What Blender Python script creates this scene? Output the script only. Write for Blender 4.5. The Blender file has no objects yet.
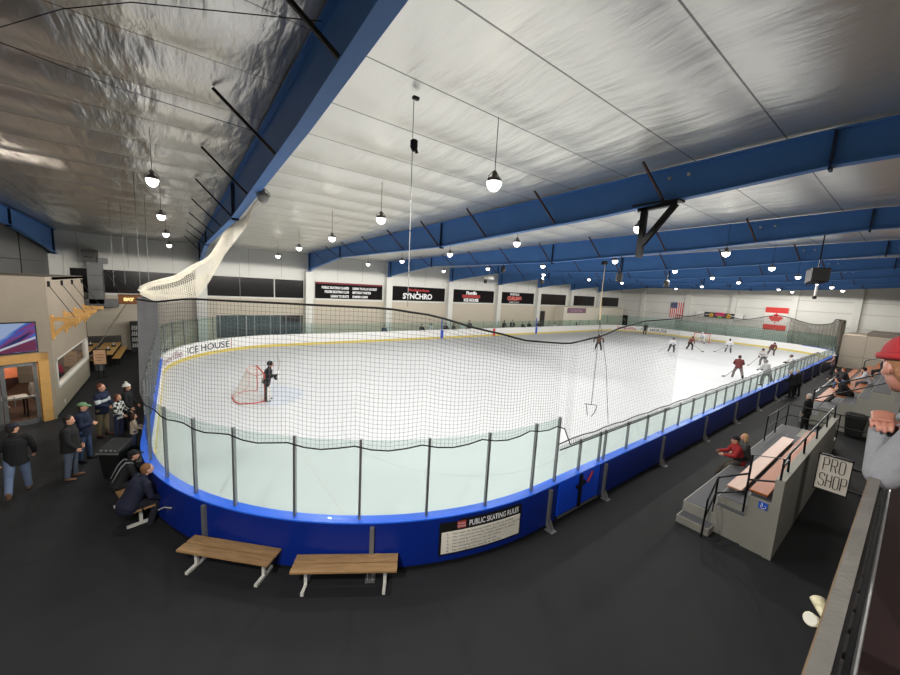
import bpy, bmesh, math, random
from mathutils import Vector, Matrix, noise as mnoise
random.seed(7)
PI = math.pi
SC = bpy.context.scene
COL = SC.collection
V = Vector

# ------------------------------------------------------------------ materials
def lin(c):
    c = c / 255.0
    return c / 12.92 if c <= 0.04045 else ((c + 0.055) / 1.055) ** 2.4
def rgb(t): return (lin(t[0]), lin(t[1]), lin(t[2]), 1.0)
MATS = {}
def mat(name, col, rough=0.6, metal=0.0, var=0.10, scale=6.0, bump=0.0, bscale=40.0, spec=0.4, stretch=None):
    """procedural principled material: noise varied colour and optional noise bump (col is sRGB 0-255)"""
    if name in MATS: return MATS[name]
    m = bpy.data.materials.new(name); m.use_nodes = True
    nt = m.node_tree; N = nt.nodes; L = nt.links
    b = N['Principled BSDF']
    b.inputs['Roughness'].default_value = rough
    b.inputs['Metallic'].default_value = metal
    b.inputs['Specular IOR Level'].default_value = spec
    tc = N.new('ShaderNodeTexCoord')
    vec = tc.outputs['Object']
    if stretch:
        mp = N.new('ShaderNodeMapping'); mp.inputs['Scale'].default_value = stretch
        L.new(vec, mp.inputs['Vector']); vec = mp.outputs['Vector']
    nz = N.new('ShaderNodeTexNoise'); nz.inputs['Scale'].default_value = scale; nz.inputs['Detail'].default_value = 4
    L.new(vec, nz.inputs['Vector'])
    mx = N.new('ShaderNodeMix'); mx.data_type = 'RGBA'
    c = rgb(col)
    mx.inputs[6].default_value = tuple(min(1, x * (1 - var)) for x in c[:3]) + (1,)
    mx.inputs[7].default_value = tuple(min(1, x * (1 + var)) for x in c[:3]) + (1,)
    L.new(nz.outputs['Fac'], mx.inputs[0]); L.new(mx.outputs[2], b.inputs['Base Color'])
    if bump > 0:
        n2 = N.new('ShaderNodeTexNoise'); n2.inputs['Scale'].default_value = bscale; n2.inputs['Detail'].default_value = 5
        L.new(vec, n2.inputs['Vector'])
        bp = N.new('ShaderNodeBump'); bp.inputs['Strength'].default_value = bump; bp.inputs['Distance'].default_value = 0.02
        L.new(n2.outputs['Fac'], bp.inputs['Height']); L.new(bp.outputs['Normal'], b.inputs['Normal'])
    MATS[name] = m
    return m
def emit(name, col, strength, base=(0, 0, 0)):
    if name in MATS: return MATS[name]
    m = mat(name, base, 0.4)
    b = m.node_tree.nodes['Principled BSDF']
    b.inputs['Emission Color'].default_value = rgb(col); b.inputs['Emission Strength'].default_value = strength
    return m
def glass_mat(name, tint, gloss=1.45):
    if name in MATS: return MATS[name]
    m = bpy.data.materials.new(name); m.use_nodes = True
    nt = m.node_tree; N = nt.nodes; L = nt.links
    for n in list(N): N.remove(n)
    o = N.new('ShaderNodeOutputMaterial'); t = N.new('ShaderNodeBsdfTransparent'); g = N.new('ShaderNodeBsdfGlossy')
    g.inputs['Roughness'].default_value = 0.03
    t.inputs['Color'].default_value = tint + (1,)
    lw = N.new('ShaderNodeLayerWeight'); lw.inputs['Blend'].default_value = 0.5
    pw = N.new('ShaderNodeMath'); pw.operation = 'POWER'; pw.inputs[1].default_value = 4.0; L.new(lw.outputs['Facing'], pw.inputs[0])
    fr = N.new('ShaderNodeMath'); fr.operation = 'MULTIPLY_ADD'; fr.inputs[1].default_value = 0.45; fr.inputs[2].default_value = 0.025; L.new(pw.outputs[0], fr.inputs[0])
    nz = N.new('ShaderNodeTexNoise'); nz.inputs['Scale'].default_value = 3.0
    mr = N.new('ShaderNodeMath'); mr.operation = 'MULTIPLY_ADD'; mr.inputs[1].default_value = 0.04; mr.inputs[2].default_value = 0.01
    L.new(nz.outputs['Fac'], mr.inputs[0]); L.new(mr.outputs[0], g.inputs['Roughness'])
    mx = N.new('ShaderNodeMixShader'); L.new(fr.outputs[0], mx.inputs[0]); L.new(t.outputs[0], mx.inputs[1]); L.new(g.outputs[0], mx.inputs[2])
    L.new(mx.outputs[0], o.inputs[0])
    MATS[name] = m; return m

# ------------------------------------------------------------------ object helpers
def tag(o, label=None, cat=None, group=None, kind=None):
    if label: o['label'] = label
    if cat: o['category'] = cat
    if group: o['group'] = group
    if kind: o['kind'] = kind
    return o
def empty(name, loc=(0, 0, 0), rz=0.0, label=None, cat=None, group=None, kind=None):
    o = bpy.data.objects.new(name, None); COL.objects.link(o)
    o.location = loc; o.rotation_euler = (0, 0, rz); o.empty_display_size = 0.1
    return tag(o, label, cat, group, kind)
def link(name, me, m, parent=None, smooth=False):
    if m is not None:
        for x in (m if isinstance(m, (list, tuple)) else [m]): me.materials.append(x)
    if smooth:
        me.polygons.foreach_set('use_smooth', [True] * len(me.polygons))
    o = bpy.data.objects.new(name, me); COL.objects.link(o)
    if parent: o.parent = parent
    return o
class MB:
    """collects shapes for ONE mesh"""
    def __init__(s): s.v = []; s.f = []; s.mi = []; s.cur = 0
    def add(s, vs, fs):
        b = len(s.v); s.v += [tuple(x) for x in vs]; s.f += [tuple(b + i for i in f) for f in fs]; s.mi += [s.cur] * len(fs); return s
    def box(s, x0, x1, y0, y1, z0, z1):
        return s.add([(x, y, z) for z in (z0, z1) for y in (y0, y1) for x in (x0, x1)],
                     [(0, 2, 3, 1), (4, 5, 7, 6), (0, 1, 5, 4), (2, 6, 7, 3), (0, 4, 6, 2), (1, 3, 7, 5)])
    def obox(s, c, ax, ay, az, hx, hy, hz):
        c = V(c); ax = V(ax).normalized(); ay = V(ay).normalized(); az = V(az).normalized()
        return s.add([c + ax * (i * hx) + ay * (j * hy) + az * (k * hz) for k in (-1, 1) for j in (-1, 1) for i in (-1, 1)],
                     [(0, 2, 3, 1), (4, 5, 7, 6), (0, 1, 5, 4), (2, 6, 7, 3), (0, 4, 6, 2), (1, 3, 7, 5)])
    def bar(s, p, q, w, d=None, up=(0, 0, 1)):
        """rectangular bar between two points"""
        p = V(p); q = V(q); a = (q - p); l = a.length; a.normalize(); up = V(up)
        if abs(a.dot(up)) > 0.98: up = V((1, 0, 0))
        sd = a.cross(up).normalized(); u = sd.cross(a)
        return s.obox((p + q) / 2, a, sd, u, l / 2, w / 2, (d or w) / 2)
    def tube(s, pts, r, n=8, closed=False, cap=True):
        pts = [V(p) for p in pts]; m = len(pts); b = len(s.v); ref = None
        for i, p in enumerate(pts):
            if closed: t = pts[(i + 1) % m] - pts[i - 1]
            else: t = pts[min(i + 1, m - 1)] - pts[max(i - 1, 0)]
            t = t.normalized() if t.length > 1e-9 else V((0, 0, 1))
            if ref is None: ref = V((0, 0, 1)) if abs(t.z) < 0.9 else V((1, 0, 0))
            a = t.cross(ref)
            if a.length < 1e-4: a = t.cross(V((0.3, 0.9, 0.2)))
            a.normalize(); c = t.cross(a).normalized(); ref = -c if False else a.cross(t)
            rr = r[i] if isinstance(r, (list, tuple)) else r
            for k in range(n):
                an = 2 * PI * k / n
                s.v.append(tuple(p + a * (rr * math.cos(an)) + c * (rr * math.sin(an))))
        for i in range(m if closed else m - 1):
            j = (i + 1) % m
            for k in range(n):
                k2 = (k + 1) % n
                s.f.append((b + i * n + k, b + i * n + k2, b + j * n + k2, b + j * n + k)); s.mi.append(s.cur)
        if cap and not closed and n > 2:
            s.f.append(tuple(b + k for k in range(n))); s.mi.append(s.cur)
            s.f.append(tuple(b + (m - 1) * n + k for k in range(n - 1, -1, -1))); s.mi.append(s.cur)
        return s
    def lathe(s, c, prof, n=20, cap=True):
        c = V(c); b = len(s.v)
        for r, z in prof:
            for k in range(n):
                an = 2 * PI * k / n; s.v.append((c.x + r * math.cos(an), c.y + r * math.sin(an), c.z + z))
        for i in range(len(prof) - 1):
            for k in range(n):
                k2 = (k + 1) % n; s.f.append((b + i * n + k, b + i * n + k2, b + (i + 1) * n + k2, b + (i + 1) * n + k)); s.mi.append(s.cur)
        if cap:
            s.f.append(tuple(b + k for k in range(n - 1, -1, -1))); s.mi.append(s.cur)
            e = b + (len(prof) - 1) * n; s.f.append(tuple(e + k for k in range(n))); s.mi.append(s.cur)
        return s
    def ellipsoid(s, c, r, R=None, n=16, m=10, zmin=-1.0, zmax=1.0):
        """ellipsoid (optionally cut between unit heights zmin..zmax, closed)"""
        c = V(c); b = len(s.v); R = R or Matrix.Identity(3)
        t0 = math.asin(max(-1, zmin)); t1 = math.asin(min(1, zmax))
        for i in range(m + 1):
            t = t0 + (t1 - t0) * i / m
            for k in range(n):
                an = 2 * PI * k / n
                s.v.append(tuple(c + R @ V((r[0] * math.cos(t) * math.cos(an), r[1] * math.cos(t) * math.sin(an), r[2] * math.sin(t)))))
        for i in range(m):
            for k in range(n):
                k2 = (k + 1) % n; s.f.append((b + i * n + k, b + i * n + k2, b + (i + 1) * n + k2, b + (i + 1) * n + k)); s.mi.append(s.cur)
        s.f.append(tuple(b + k for k in range(n - 1, -1, -1))); s.mi.append(s.cur)
        e = b + m * n; s.f.append(tuple(e + k for k in range(n))); s.mi.append(s.cur)
        return s
    def capsule(s, p0, p1, a0, a1=None, b0=None, b1=None, side=None, n=14):
        """tapered capsule; a = half width along side, b = half depth"""
        p0 = V(p0); p1 = V(p1); a1 = a0 if a1 is None else a1; b0 = a0 if b0 is None else b0; b1 = a1 if b1 is None else b1
        w = p1 - p0; l = w.length; w = w / l if l > 1e-9 else V((0, 0, 1))
        side = V(side) if side else (V((0, 1, 0)) if abs(w.y) < 0.9 else V((1, 0, 0)))
        sd = (side - w * side.dot(w)).normalized(); d = w.cross(sd)
        rings = []
        for t in (-85, -60, -30, 0):
            c = math.cos(math.radians(t)); q = math.sin(math.radians(t)); rings.append((p0 + w * (q * min(a0, b0)), a0 * c, b0 * c))
        for t in (0, 30, 60, 85):
            c = math.cos(math.radians(t)); q = math.sin(math.radians(t)); rings.append((p1 + w * (q * min(a1, b1)), a1 * c, b1 * c))
        b = len(s.v)
        for c, ra, rb in rings:
            for k in range(n):
                an = 2 * PI * k / n; s.v.append(tuple(c + sd * (ra * math.cos(an)) + d * (rb * math.sin(an))))
        for i in range(len(rings) - 1):
            for k in range(n):
                k2 = (k + 1) % n; s.f.append((b + i * n + k, b + i * n + k2, b + (i + 1) * n + k2, b + (i + 1) * n + k)); s.mi.append(s.cur)
        s.f.append(tuple(b + k for k in range(n - 1, -1, -1))); s.mi.append(s.cur)
        e = b + (len(rings) - 1) * n; s.f.append(tuple(e + k for k in range(n))); s.mi.append(s.cur)
        return s
    def prism(s, poly, x0, x1, fn):
        """poly of 2-D points swept between parameter x0 and x1 by fn(x, a, b)"""
        n = len(poly)
        vs = [fn(x, a, b) for x in (x0, x1) for a, b in poly]
        fs = [(i, (i + 1) % n, n + (i + 1) % n, n + i) for i in range(n)] + [tuple(range(n - 1, -1, -1)), tuple(range(n, 2 * n))]
        return s.add(vs, fs)
    def mesh(s, name, fix=True):
        me = bpy.data.meshes.new(name); me.from_pydata(s.v, [], s.f)
        if any(s.mi): me.polygons.foreach_set('material_index', s.mi)
        me.update()
        if fix and len(s.f) < 60000:
            bm = bmesh.new(); bm.from_mesh(me); bmesh.ops.recalc_face_normals(bm, faces=bm.faces); bm.to_mesh(me); bm.free()
        return me
    def build(s, name, m, parent=None, smooth=False, bevel=0.0, seg=2):
        me = s.mesh(name); o = link(name, me, m, parent, smooth)
        if bevel > 0:
            md = o.modifiers.new('bevel', 'BEVEL'); md.width = bevel; md.segments = seg; md.limit_method = 'ANGLE'
        return o
    def remesh(s, name, m, parent, voxel, smooth=3, cut=None):
        """fuse overlapping shapes into one continuous smooth surface"""
        me = s.mesh(name + '_raw', fix=False)
        o = bpy.data.objects.new('raw', me); COL.objects.link(o)
        md = o.modifiers.new('r', 'REMESH'); md.mode = 'VOXEL'; md.voxel_size = voxel
        ms = o.modifiers.new('s', 'SMOOTH'); ms.factor = 0.5; ms.iterations = smooth
        dg = bpy.context.evaluated_depsgraph_get(); dg.update()
        me2 = bpy.data.meshes.new_from_object(o.evaluated_get(dg))
        bpy.data.objects.remove(o); bpy.data.meshes.remove(me)
        if cut:
            bm = bmesh.new(); bm.from_mesh(me2)
            bmesh.ops.bisect_plane(bm, geom=bm.verts[:] + bm.edges[:] + bm.faces[:], plane_co=cut[0], plane_no=cut[1], clear_inner=True)
            bmesh.ops.holes_fill(bm, edges=[e for e in bm.edges if e.is_boundary], sides=0); bm.to_mesh(me2); bm.free()
        me2.name = name; me2.materials.clear()
        return link(name, me2, m, parent, True)
def copy_tree(o, parent=None):
    c = o.copy(); COL.objects.link(c)
    if parent: c.parent = parent
    for ch in list(o.children): copy_tree(ch, c)
    return c
def text_mesh(body, size=1.0, depth=0.0, align='LEFT', xscale=1.0, spacing=1.0, bold=0.0):
    cu = bpy.data.curves.new('t', 'FONT'); cu.body = body; cu.size = size; cu.extrude = depth; cu.align_x = align
    cu.space_character = spacing; cu.offset = bold; cu.resolution_u = 3
    o = bpy.data.objects.new('t', cu); COL.objects.link(o)
    dg = bpy.context.evaluated_depsgraph_get(); dg.update()
    me = bpy.data.meshes.new_from_object(o.evaluated_get(dg))
    bpy.data.objects.remove(o); bpy.data.curves.remove(cu)
    for v in me.vertices: v.co.x *= xscale
    me.materials.clear()
    return me
def put_text(name, body, m, parent, O, ax, ay, size, **k):
    """text mesh with its baseline origin at O, running along ax, upright along ay"""
    me = text_mesh(body, size, 0.004, **k)
    ax = V(ax).normalized(); ay = V(ay).normalized(); az = ax.cross(ay); O = V(O)
    for v in me.vertices: v.co = O + ax * v.co.x + ay * v.co.y + az * v.co.z
    return link(name, me, m, parent)

# ------------------------------------------------------------------ palette
ICE = mat('ice', (203, 206, 209), 0.5, var=0.05, scale=0.35, bump=0.03, bscale=3, spec=0.5)
RUBBER = mat('rubber floor', (33, 33, 35), 0.75, var=0.22, scale=1.3, bump=0.15, bscale=180, spec=0.25)
WHITE_BOARD = mat('white board plastic', (232, 232, 230), 0.4, var=0.03)
BLUE_BOARD = mat('blue board plastic', (8, 37, 124), 0.38, var=0.06)
LEDGE_BLUE_LIT = mat('toplit blue ledge plastic', (40, 104, 235), 0.35, var=0.06)  # same blue as the boards, with the light from above put into the colour
YELLOW = mat('yellow kick plate', (214, 194, 100), 0.45)
BLACK = mat('black paint', (18, 18, 19), 0.55)
BLACK_STEEL = mat('black painted steel', (17, 17, 19), 0.4, metal=0.2)
ALU = mat('aluminium', (150, 152, 152), 0.38, metal=0.8)
STEEL_GREY = mat('galvanised steel', (128, 128, 128), 0.5, metal=0.5)
WHITE_STEEL = mat('white painted steel', (205, 203, 196), 0.45)
BEAM_BLUE = mat('blue beam paint', (80, 132, 200), 0.5, var=0.12, scale=1.2)
BRACE_BROWN = mat('red oxide primer', (70, 42, 34), 0.6)
WALL_WHITE = mat('white wall panel', (216, 215, 208), 0.6, var=0.05, scale=0.8)
WALL_BEIGE = mat('beige wall', (196, 186, 168), 0.7, var=0.05, scale=0.8)
WALL_DARK = mat('grey end wall insulation', (92, 92, 90), 0.6, var=0.15, scale=0.6)
LOBBY = mat('taupe wall paint', (150, 138, 122), 0.7, var=0.06)
PINE = mat('varnished pine', (206, 158, 92), 0.5, var=0.22, scale=3, stretch=(1, 9, 9))
BENCH_WOOD = mat('bench pine planks', (150, 118, 80), 0.5, var=0.5, scale=2.5, bump=0.1, bscale=20, stretch=(1.2, 9, 9))
ORANGE_WOOD = mat('orange bench boards', (152, 80, 28), 0.5, var=0.15, scale=2, stretch=(1, 8, 8))
PINK_WOOD = mat('worn pinkish bench boards', (176, 132, 108), 0.42, var=0.12, scale=2, stretch=(1, 8, 8))
CONCRETE = mat('painted grey concrete', (150, 148, 138), 0.75, var=0.08, scale=2.0, bump=0.05)
TREAD = mat('grey rubber treads', (78, 78, 82), 0.7, var=0.12)
SKIN = mat('skin', (206, 152, 126), 0.55, var=0.06)
SKIN_RED = mat('ruddy skin', (136, 90, 75), 0.5, var=0.08, scale=14)
GLASS = glass_mat('rink glass', (0.875, 0.928, 0.91))
GLASS_FAR = glass_mat('rink glass far', (0.86, 0.93, 0.91))
PANE_DARK = glass_mat('window glass', (0.55, 0.58, 0.58))
NET_DARK = mat('dark net cord', (98, 98, 100), 0.8)
NET_FAR = mat('grey net cord', (96, 94, 88), 0.8)
NET_WHITE = mat('off white net cord', (240, 234, 218), 0.8)
ROPE_BLACK = mat('black rope', (14, 14, 15), 0.7)
RED_PAINT = mat('red goal paint', (206, 62, 48), 0.4)
BLACK_GLASS = mat('dark window band', (18, 15, 16), 0.2, spec=0.3)

# ------------------------------------------------------------------ rink outline
RL, RW, RR, BH = 61.62, 25.9, 7.14, 0.94     # length, width, corner radius, height of the boards
FLOOR = -0.12
S1, S2 = RL - 2 * RR, RW - 2 * RR
ARC = PI * RR / 2
PERIM = 2 * S1 + 2 * S2 + 4 * ARC
def outline(s, off=0.0):
    """point and outward normal of the rink outline at arc length s; s = 0 at (RR, 0) running towards +X"""
    s %= PERIM
    if s < S1: return V((RR + s, -off, 0)), V((0, -1, 0))
    s -= S1
    for k, (cx, cy, a0, st, d) in enumerate(((RL - RR, RR, -90, S2, (0, 1)), (RL - RR, RW - RR, 0, S1, (-1, 0)), (RR, RW - RR, 90, S2, (0, -1)), (RR, RR, 180, 0, (0, 0)))):
        if s <= ARC or k == 3:
            a = math.radians(a0) + s / RR; n = V((math.cos(a), math.sin(a), 0))
            return V((cx, cy, 0)) + n * (RR + off), n
        s -= ARC
        a = math.radians(a0 + 90); n = V((math.cos(a), math.sin(a), 0))
        if s < st:
            return V((cx, cy, 0)) + n * (RR + off) + V((d[0], d[1], 0)) * s, n
        s -= st
def s_of(x, y):
    best = min((((outline(i * 0.05)[0] - V((x, y, 0))).length, i * 0.05) for i in range(int(PERIM / 0.05))), key=lambda t: t[0])
    return best[1]
def s_samples(s0, s1, arc_step=0.35, str_step=3.0):
    """sample positions, dense on the corners"""
    out = [s0]; s = s0
    while s < s1 - 1e-6:
        n0 = outline(s)[1]; n1 = outline(s + 0.4)[1]
        s = min(s1, s + (arc_step if (n0 - n1).length > 1e-4 else min(str_step, 0.8)))
        out.append(s)
    return out
def sweep(mb, prof, s0=0.0, s1=PERIM, closed=True, step=0.35):
    """closed profile [(offset, z)] swept along the outline"""
    ss = s_samples(s0, s1, step)
    if closed: ss = ss[:-1]
    n = len(prof); b = len(mb.v)
    for s in ss:
        for o, z in prof:
            p, _ = outline(s, o); mb.v.append((p.x, p.y, z))
    m = len(ss)
    for i in range(m if closed else m - 1):
        j = (i + 1) % m
        for k in range(n):
            k2 = (k + 1) % n; mb.f.append((b + i * n + k, b + i * n + k2, b + j * n + k2, b + j * n + k)); mb.mi.append(mb.cur)
    if not closed:
        mb.f.append(tuple(b + k for k in range(n))); mb.mi.append(mb.cur); mb.f.append(tuple(b + (m - 1) * n + k for k in range(n))); mb.mi.append(mb.cur)
    return mb
def rectp(o0, o1, z0, z1): return [(o0, z0), (o1, z0), (o1, z1), (o0, z1)]

# ------------------------------------------------------------------ setting
X0, X1, YN, YF = -5.4, 64.0, -12.0, 28.1
def ztop(y): return 8.5 - 0.0275 * (y + 3.4) if y > -3.4 else 8.5 + 0.0275 * (y + 3.4) * 0.6
MB().box(X0, X1, YN, YF, -0.4, FLOOR).build('floor', RUBBER)
tag(bpy.data.objects['floor'], 'black speckled rubber floor around the rink', 'floor', kind='structure')
# ice sheet
mb = MB(); ring = [outline(s, 0.02)[0] for s in s_samples(0, PERIM)[:-1]]; n = len(ring)
mb.add([(p.x, p.y, 0) for p in ring] + [(p.x, p.y, FLOOR + 0.002) for p in ring],
       [tuple(range(n)), tuple(range(2 * n - 1, n - 1, -1))] + [(i, n + i, n + (i + 1) % n, (i + 1) % n) for i in range(n)])
ice = mb.build('ice_floor', ICE); tag(ice, 'white sheet of rink ice inside the boards', 'ice', kind='structure')
PALE_BLUE = mat('faint blue ice paint', (196, 204, 215), 0.3, var=0.1)
PALE_RED = mat('faint red ice paint', (204, 200, 202), 0.3, var=0.1)
PALE_GREY = mat('faint grey ice line', (192, 194, 199), 0.3, var=0.1)
# painted lines under the ice surface (part of the sheet)
def ice_line(x, w, m, y0=0.05, y1=RW - 0.05): MB().box(x - w / 2, x + w / 2, y0, y1, 0.0005, 0.003).build('painted_line', m, ice)
gx = 3.6
def goal_line_y(x): return RR - math.sqrt(max(0, RR ** 2 - (RR - x) ** 2))
ice_line(gx, 0.05, PALE_RED, goal_line_y(gx) + 0.1, RW - goal_line_y(gx) - 0.1)
ice_line(RL - 4.2, 0.05, PALE_RED, 1.2, RW - 1.2)
ice_line(22.6, 0.18, PALE_GREY); ice_line(39.0, 0.18, PALE_GREY); ice_line(30.8, 0.18, PALE_RED)
mb = MB(); pts = [(gx + 0.03, RW / 2 - 1.8, 0)] + [(gx + 1.83 * math.cos(a), RW / 2 + 1.83 * math.sin(a), 0) for a in [(-80 + 160 * i / 20) * PI / 180 for i in range(21)]] + [(gx + 0.03, RW / 2 + 1.8, 0)]
mb.add([(x, y, 0.002) for x, y, z in pts], [tuple(range(len(pts)))]); mb.build('goal_crease', PALE_BLUE, ice)
def ice_ring(cx, cy, r, w=0.05):
    mb = MB(); n = 64
    for i in range(n):
        a = 2 * PI * i / n
        for q in (r - w / 2, r + w / 2): mb.v.append((cx + q * math.cos(a), cy + q * math.sin(a), 0.002))
    mb.f = [(2 * i, 2 * i + 1, (2 * i + 3) % (2 * n), (2 * i + 2) % (2 * n)) for i in range(n)]; mb.mi = [0] * n
    mb.build('face_off_circle', PALE_GREY, ice)
for cx, cy in ((9.7, 6.2), (9.7, 19.7), (52, 6.2), (52, 19.7), (30.8, 12.95)): ice_ring(cx, cy, 4.5)

# ceiling: insulation blanket sagging between the purlins
def foil_mat(name, col, metal, rough, seam, wrinkle, stretch, crease):
    m = bpy.data.materials.new(name); m.use_nodes = True; nt = m.node_tree; N = nt.nodes; L = nt.links; b = N['Principled BSDF']
    b.inputs['Metallic'].default_value = metal; b.inputs['Roughness'].default_value = rough
    tc = N.new('ShaderNodeTexCoord'); sp = N.new('ShaderNodeSeparateXYZ'); L.new(tc.outputs['Object'], sp.inputs[0])
    def mth(op, a, bb=None):
        n = N.new('ShaderNodeMath'); n.operation = op
        for i, q in enumerate((a, bb)):
            if q is None: continue
            if isinstance(q, (int, float)): n.inputs[i].default_value = q
            else: L.new(q, n.inputs[i])
        return n.outputs[0]
    fr = mth('FRACT', mth('DIVIDE', mth('ADD', sp.outputs['Y'], 30.96), 1.52))
    line = mth('LESS_THAN', mth('ABSOLUTE', mth('SUBTRACT', fr, 0.5)), 0.008)
    mx = N.new('ShaderNodeMix'); mx.data_type = 'RGBA'
    nz0 = N.new('ShaderNodeTexNoise'); nz0.inputs['Scale'].default_value = 0.5; L.new(tc.outputs['Object'], nz0.inputs['Vector'])
    m0 = N.new('ShaderNodeMix'); m0.data_type = 'RGBA'; c = rgb(col)
    m0.inputs[6].default_value = tuple(x * 0.93 for x in c[:3]) + (1,); m0.inputs[7].default_value = c
    L.new(nz0.outputs['Fac'], m0.inputs[0])
    L.new(mth('MULTIPLY', line, seam), mx.inputs[0]); L.new(m0.outputs[2], mx.inputs[6]); mx.inputs[7].default_value = (0.03, 0.03, 0.03, 1)
    L.new(mx.outputs[2], b.inputs['Base Color'])
    mp = N.new('ShaderNodeMapping'); mp.inputs['Scale'].default_value = stretch; L.new(tc.outputs['Object'], mp.inputs['Vector'])
    nz = N.new('ShaderNodeTexNoise'); nz.inputs['Scale'].default_value = 1.0; nz.inputs['Detail'].default_value = 6; nz.inputs['Distortion'].default_value = 0.15
    L.new(mp.outputs['Vector'], nz.inputs['Vector'])
    mp2 = N.new('ShaderNodeMapping'); mp2.inputs['Scale'].default_value = (crease, crease, crease); L.new(tc.outputs['Object'], mp2.inputs['Vector'])
    n3 = N.new('ShaderNodeTexNoise'); n3.noise_type = 'RIDGED_MULTIFRACTAL'; n3.inputs['Scale'].default_value = 1.0; n3.inputs['Detail'].default_value = 4
    L.new(mp2.outputs['Vector'], n3.inputs['Vector'])
    hsum = mth('ADD', nz.outputs['Fac'], mth('MULTIPLY', n3.outputs['Fac'], 0.25))
    bp = N.new('ShaderNodeBump'); bp.inputs['Strength'].default_value = wrinkle; bp.inputs['Distance'].default_value = 0.12
    L.new(hsum, bp.inputs['Height']); L.new(bp.outputs['Normal'], b.inputs['Normal'])
    return m
CEIL_WHITE = foil_mat('white insulation facing', (238, 236, 228), 0.8, 0.36, 0.75, 0.45, (2.2, 0.5, 1), 0.5)
CEIL_FOIL = foil_mat('silver insulation foil', (214, 211, 206), 0.85, 0.30, 0.6, 1.0, (1.7, 0.4, 1), 0.5)
mb = MB(); nx = int((X1 - X0) / 0.55); ys = []; y = YN
while y < YF + 1e-6: ys.append(y); y += 0.19
ys[-1] = YF
for i in range(nx + 1):
    x = X0 + (X1 - X0) * i / nx
    for y in ys:
        fr = ((y + 30.96) / 1.52 + 0.5) % 1.0
        sag = math.sin(PI * fr)
        big = mnoise.noise(V((x * 0.35, y * 0.5, 3.1)))
        loose = 1.0 if x > 2.2 else 1.9
        dmin = min(abs(x - q) for q in (-5.15, 2.2, 9.95, 17.67, 25.39, 33.11, 40.83, 48.55, 56.27)); fade = 1 - math.exp(-(max(0, dmin - 0.25) / 0.9) ** 2)
        mb.v.append((x, y, ztop(y) + 0.005 - fade * (0.05 * loose * sag + 0.03 * loose * (big + 0.4) * sag)))
ny = len(ys)
for i in range(nx):
    for j in range(ny - 1):
        mb.f.append((i * ny + j, i * ny + j + 1, (i + 1) * ny + j + 1, (i + 1) * ny + j)); mb.mi.append(1 if X0 + (X1 - X0) * (i + 0.5) / nx < 2.2 else 0)
ceil = mb.build('ceiling', [CEIL_WHITE, CEIL_FOIL], smooth=True)
md = ceil.modifiers.new('thick', 'SOLIDIFY'); md.thickness = 0.1; md.offset = 1.0
for v in (0,):
    n0 = ceil.data.polygons[0].normal
    md.offset = 1.0 if n0.z > 0 else -1.0
tag(ceil, 'white and silver insulation ceiling sagging between purlins', 'ceiling', kind='structure')

# far long wall
wf = empty('wall_far', (0, 0, 0), 0, 'long far wall, white panels above a beige lower band', 'wall', kind='structure')
MB().box(X0, X1, YF, YF + 0.2, 3.72, 8.2).build('upper_panel', WALL_WHITE, wf)
MB().box(X0, X1, YF - 0.02, YF + 0.2, FLOOR, 3.72).build('lower_panel', WALL_BEIGE, wf)
m = MB()
x = X0 + 1.2
while x < X1: m.box(x - 0.008, x + 0.008, YF - 0.006, YF, 5.5, 8.1); x += 2.4
m.build('panel_seam', mat('seam grey', (120, 120, 118)), wf)
MB().box(X0, X1, YF - 0.05, YF, 3.66, 3.74).build('trim_rail', WALL_WHITE, wf)
MB().box(X0, X1, YF - 0.05, YF, 5.38, 5.46).build('trim_rail', WALL_WHITE, wf)
# end walls, near wall
we = empty('wall_end', (0, 0, 0), 0, 'white far end wall with horizontal girts and flags', 'wall', kind='structure')
MB().box(X1, X1 + 0.2, YN, YF, FLOOR, 8.6).build('panel', WALL_WHITE, we)
for z in (3.3, 5.0, 6.3): MB().box(X1 - 0.09, X1, YN, YF, z - 0.05, z + 0.05).build('girt', mat('girt grey', (196, 192, 184)), we)
for y in (24.15, 17.42, 11.6, 5.3, -0.13, -6.5): MB().box(X1 - 0.35, X1, y - 0.3, y + 0.3, FLOOR, 8.3).build('pilaster', WALL_WHITE, we)
tag(MB().box(X0 - 0.2, X0, YN, YF, FLOOR, 8.6).build('wall_left', WALL_DARK), 'dark grey insulated end wall behind the lobby', 'wall', kind='structure')
mb = MB()
for z in (4.0, 5.6): mb.box(X0, X0 + 0.03, YN, YF, z - 0.012, z + 0.012)
for y in (9, 13.5, 18, 22.5): mb.box(X0, X0 + 0.03, y - 0.015, y + 0.015, FLOOR, 8)
tag(mb.build('trim_1', BLACK), 'black seams between the panels of the dark end wall', 'seam', kind='structure')
tag(MB().box(X0, X1, YN - 0.2, YN, FLOOR, 8.4).build('wall_near', WALL_BEIGE), 'plain wall behind the mezzanine', 'wall', kind='structure')

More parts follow.
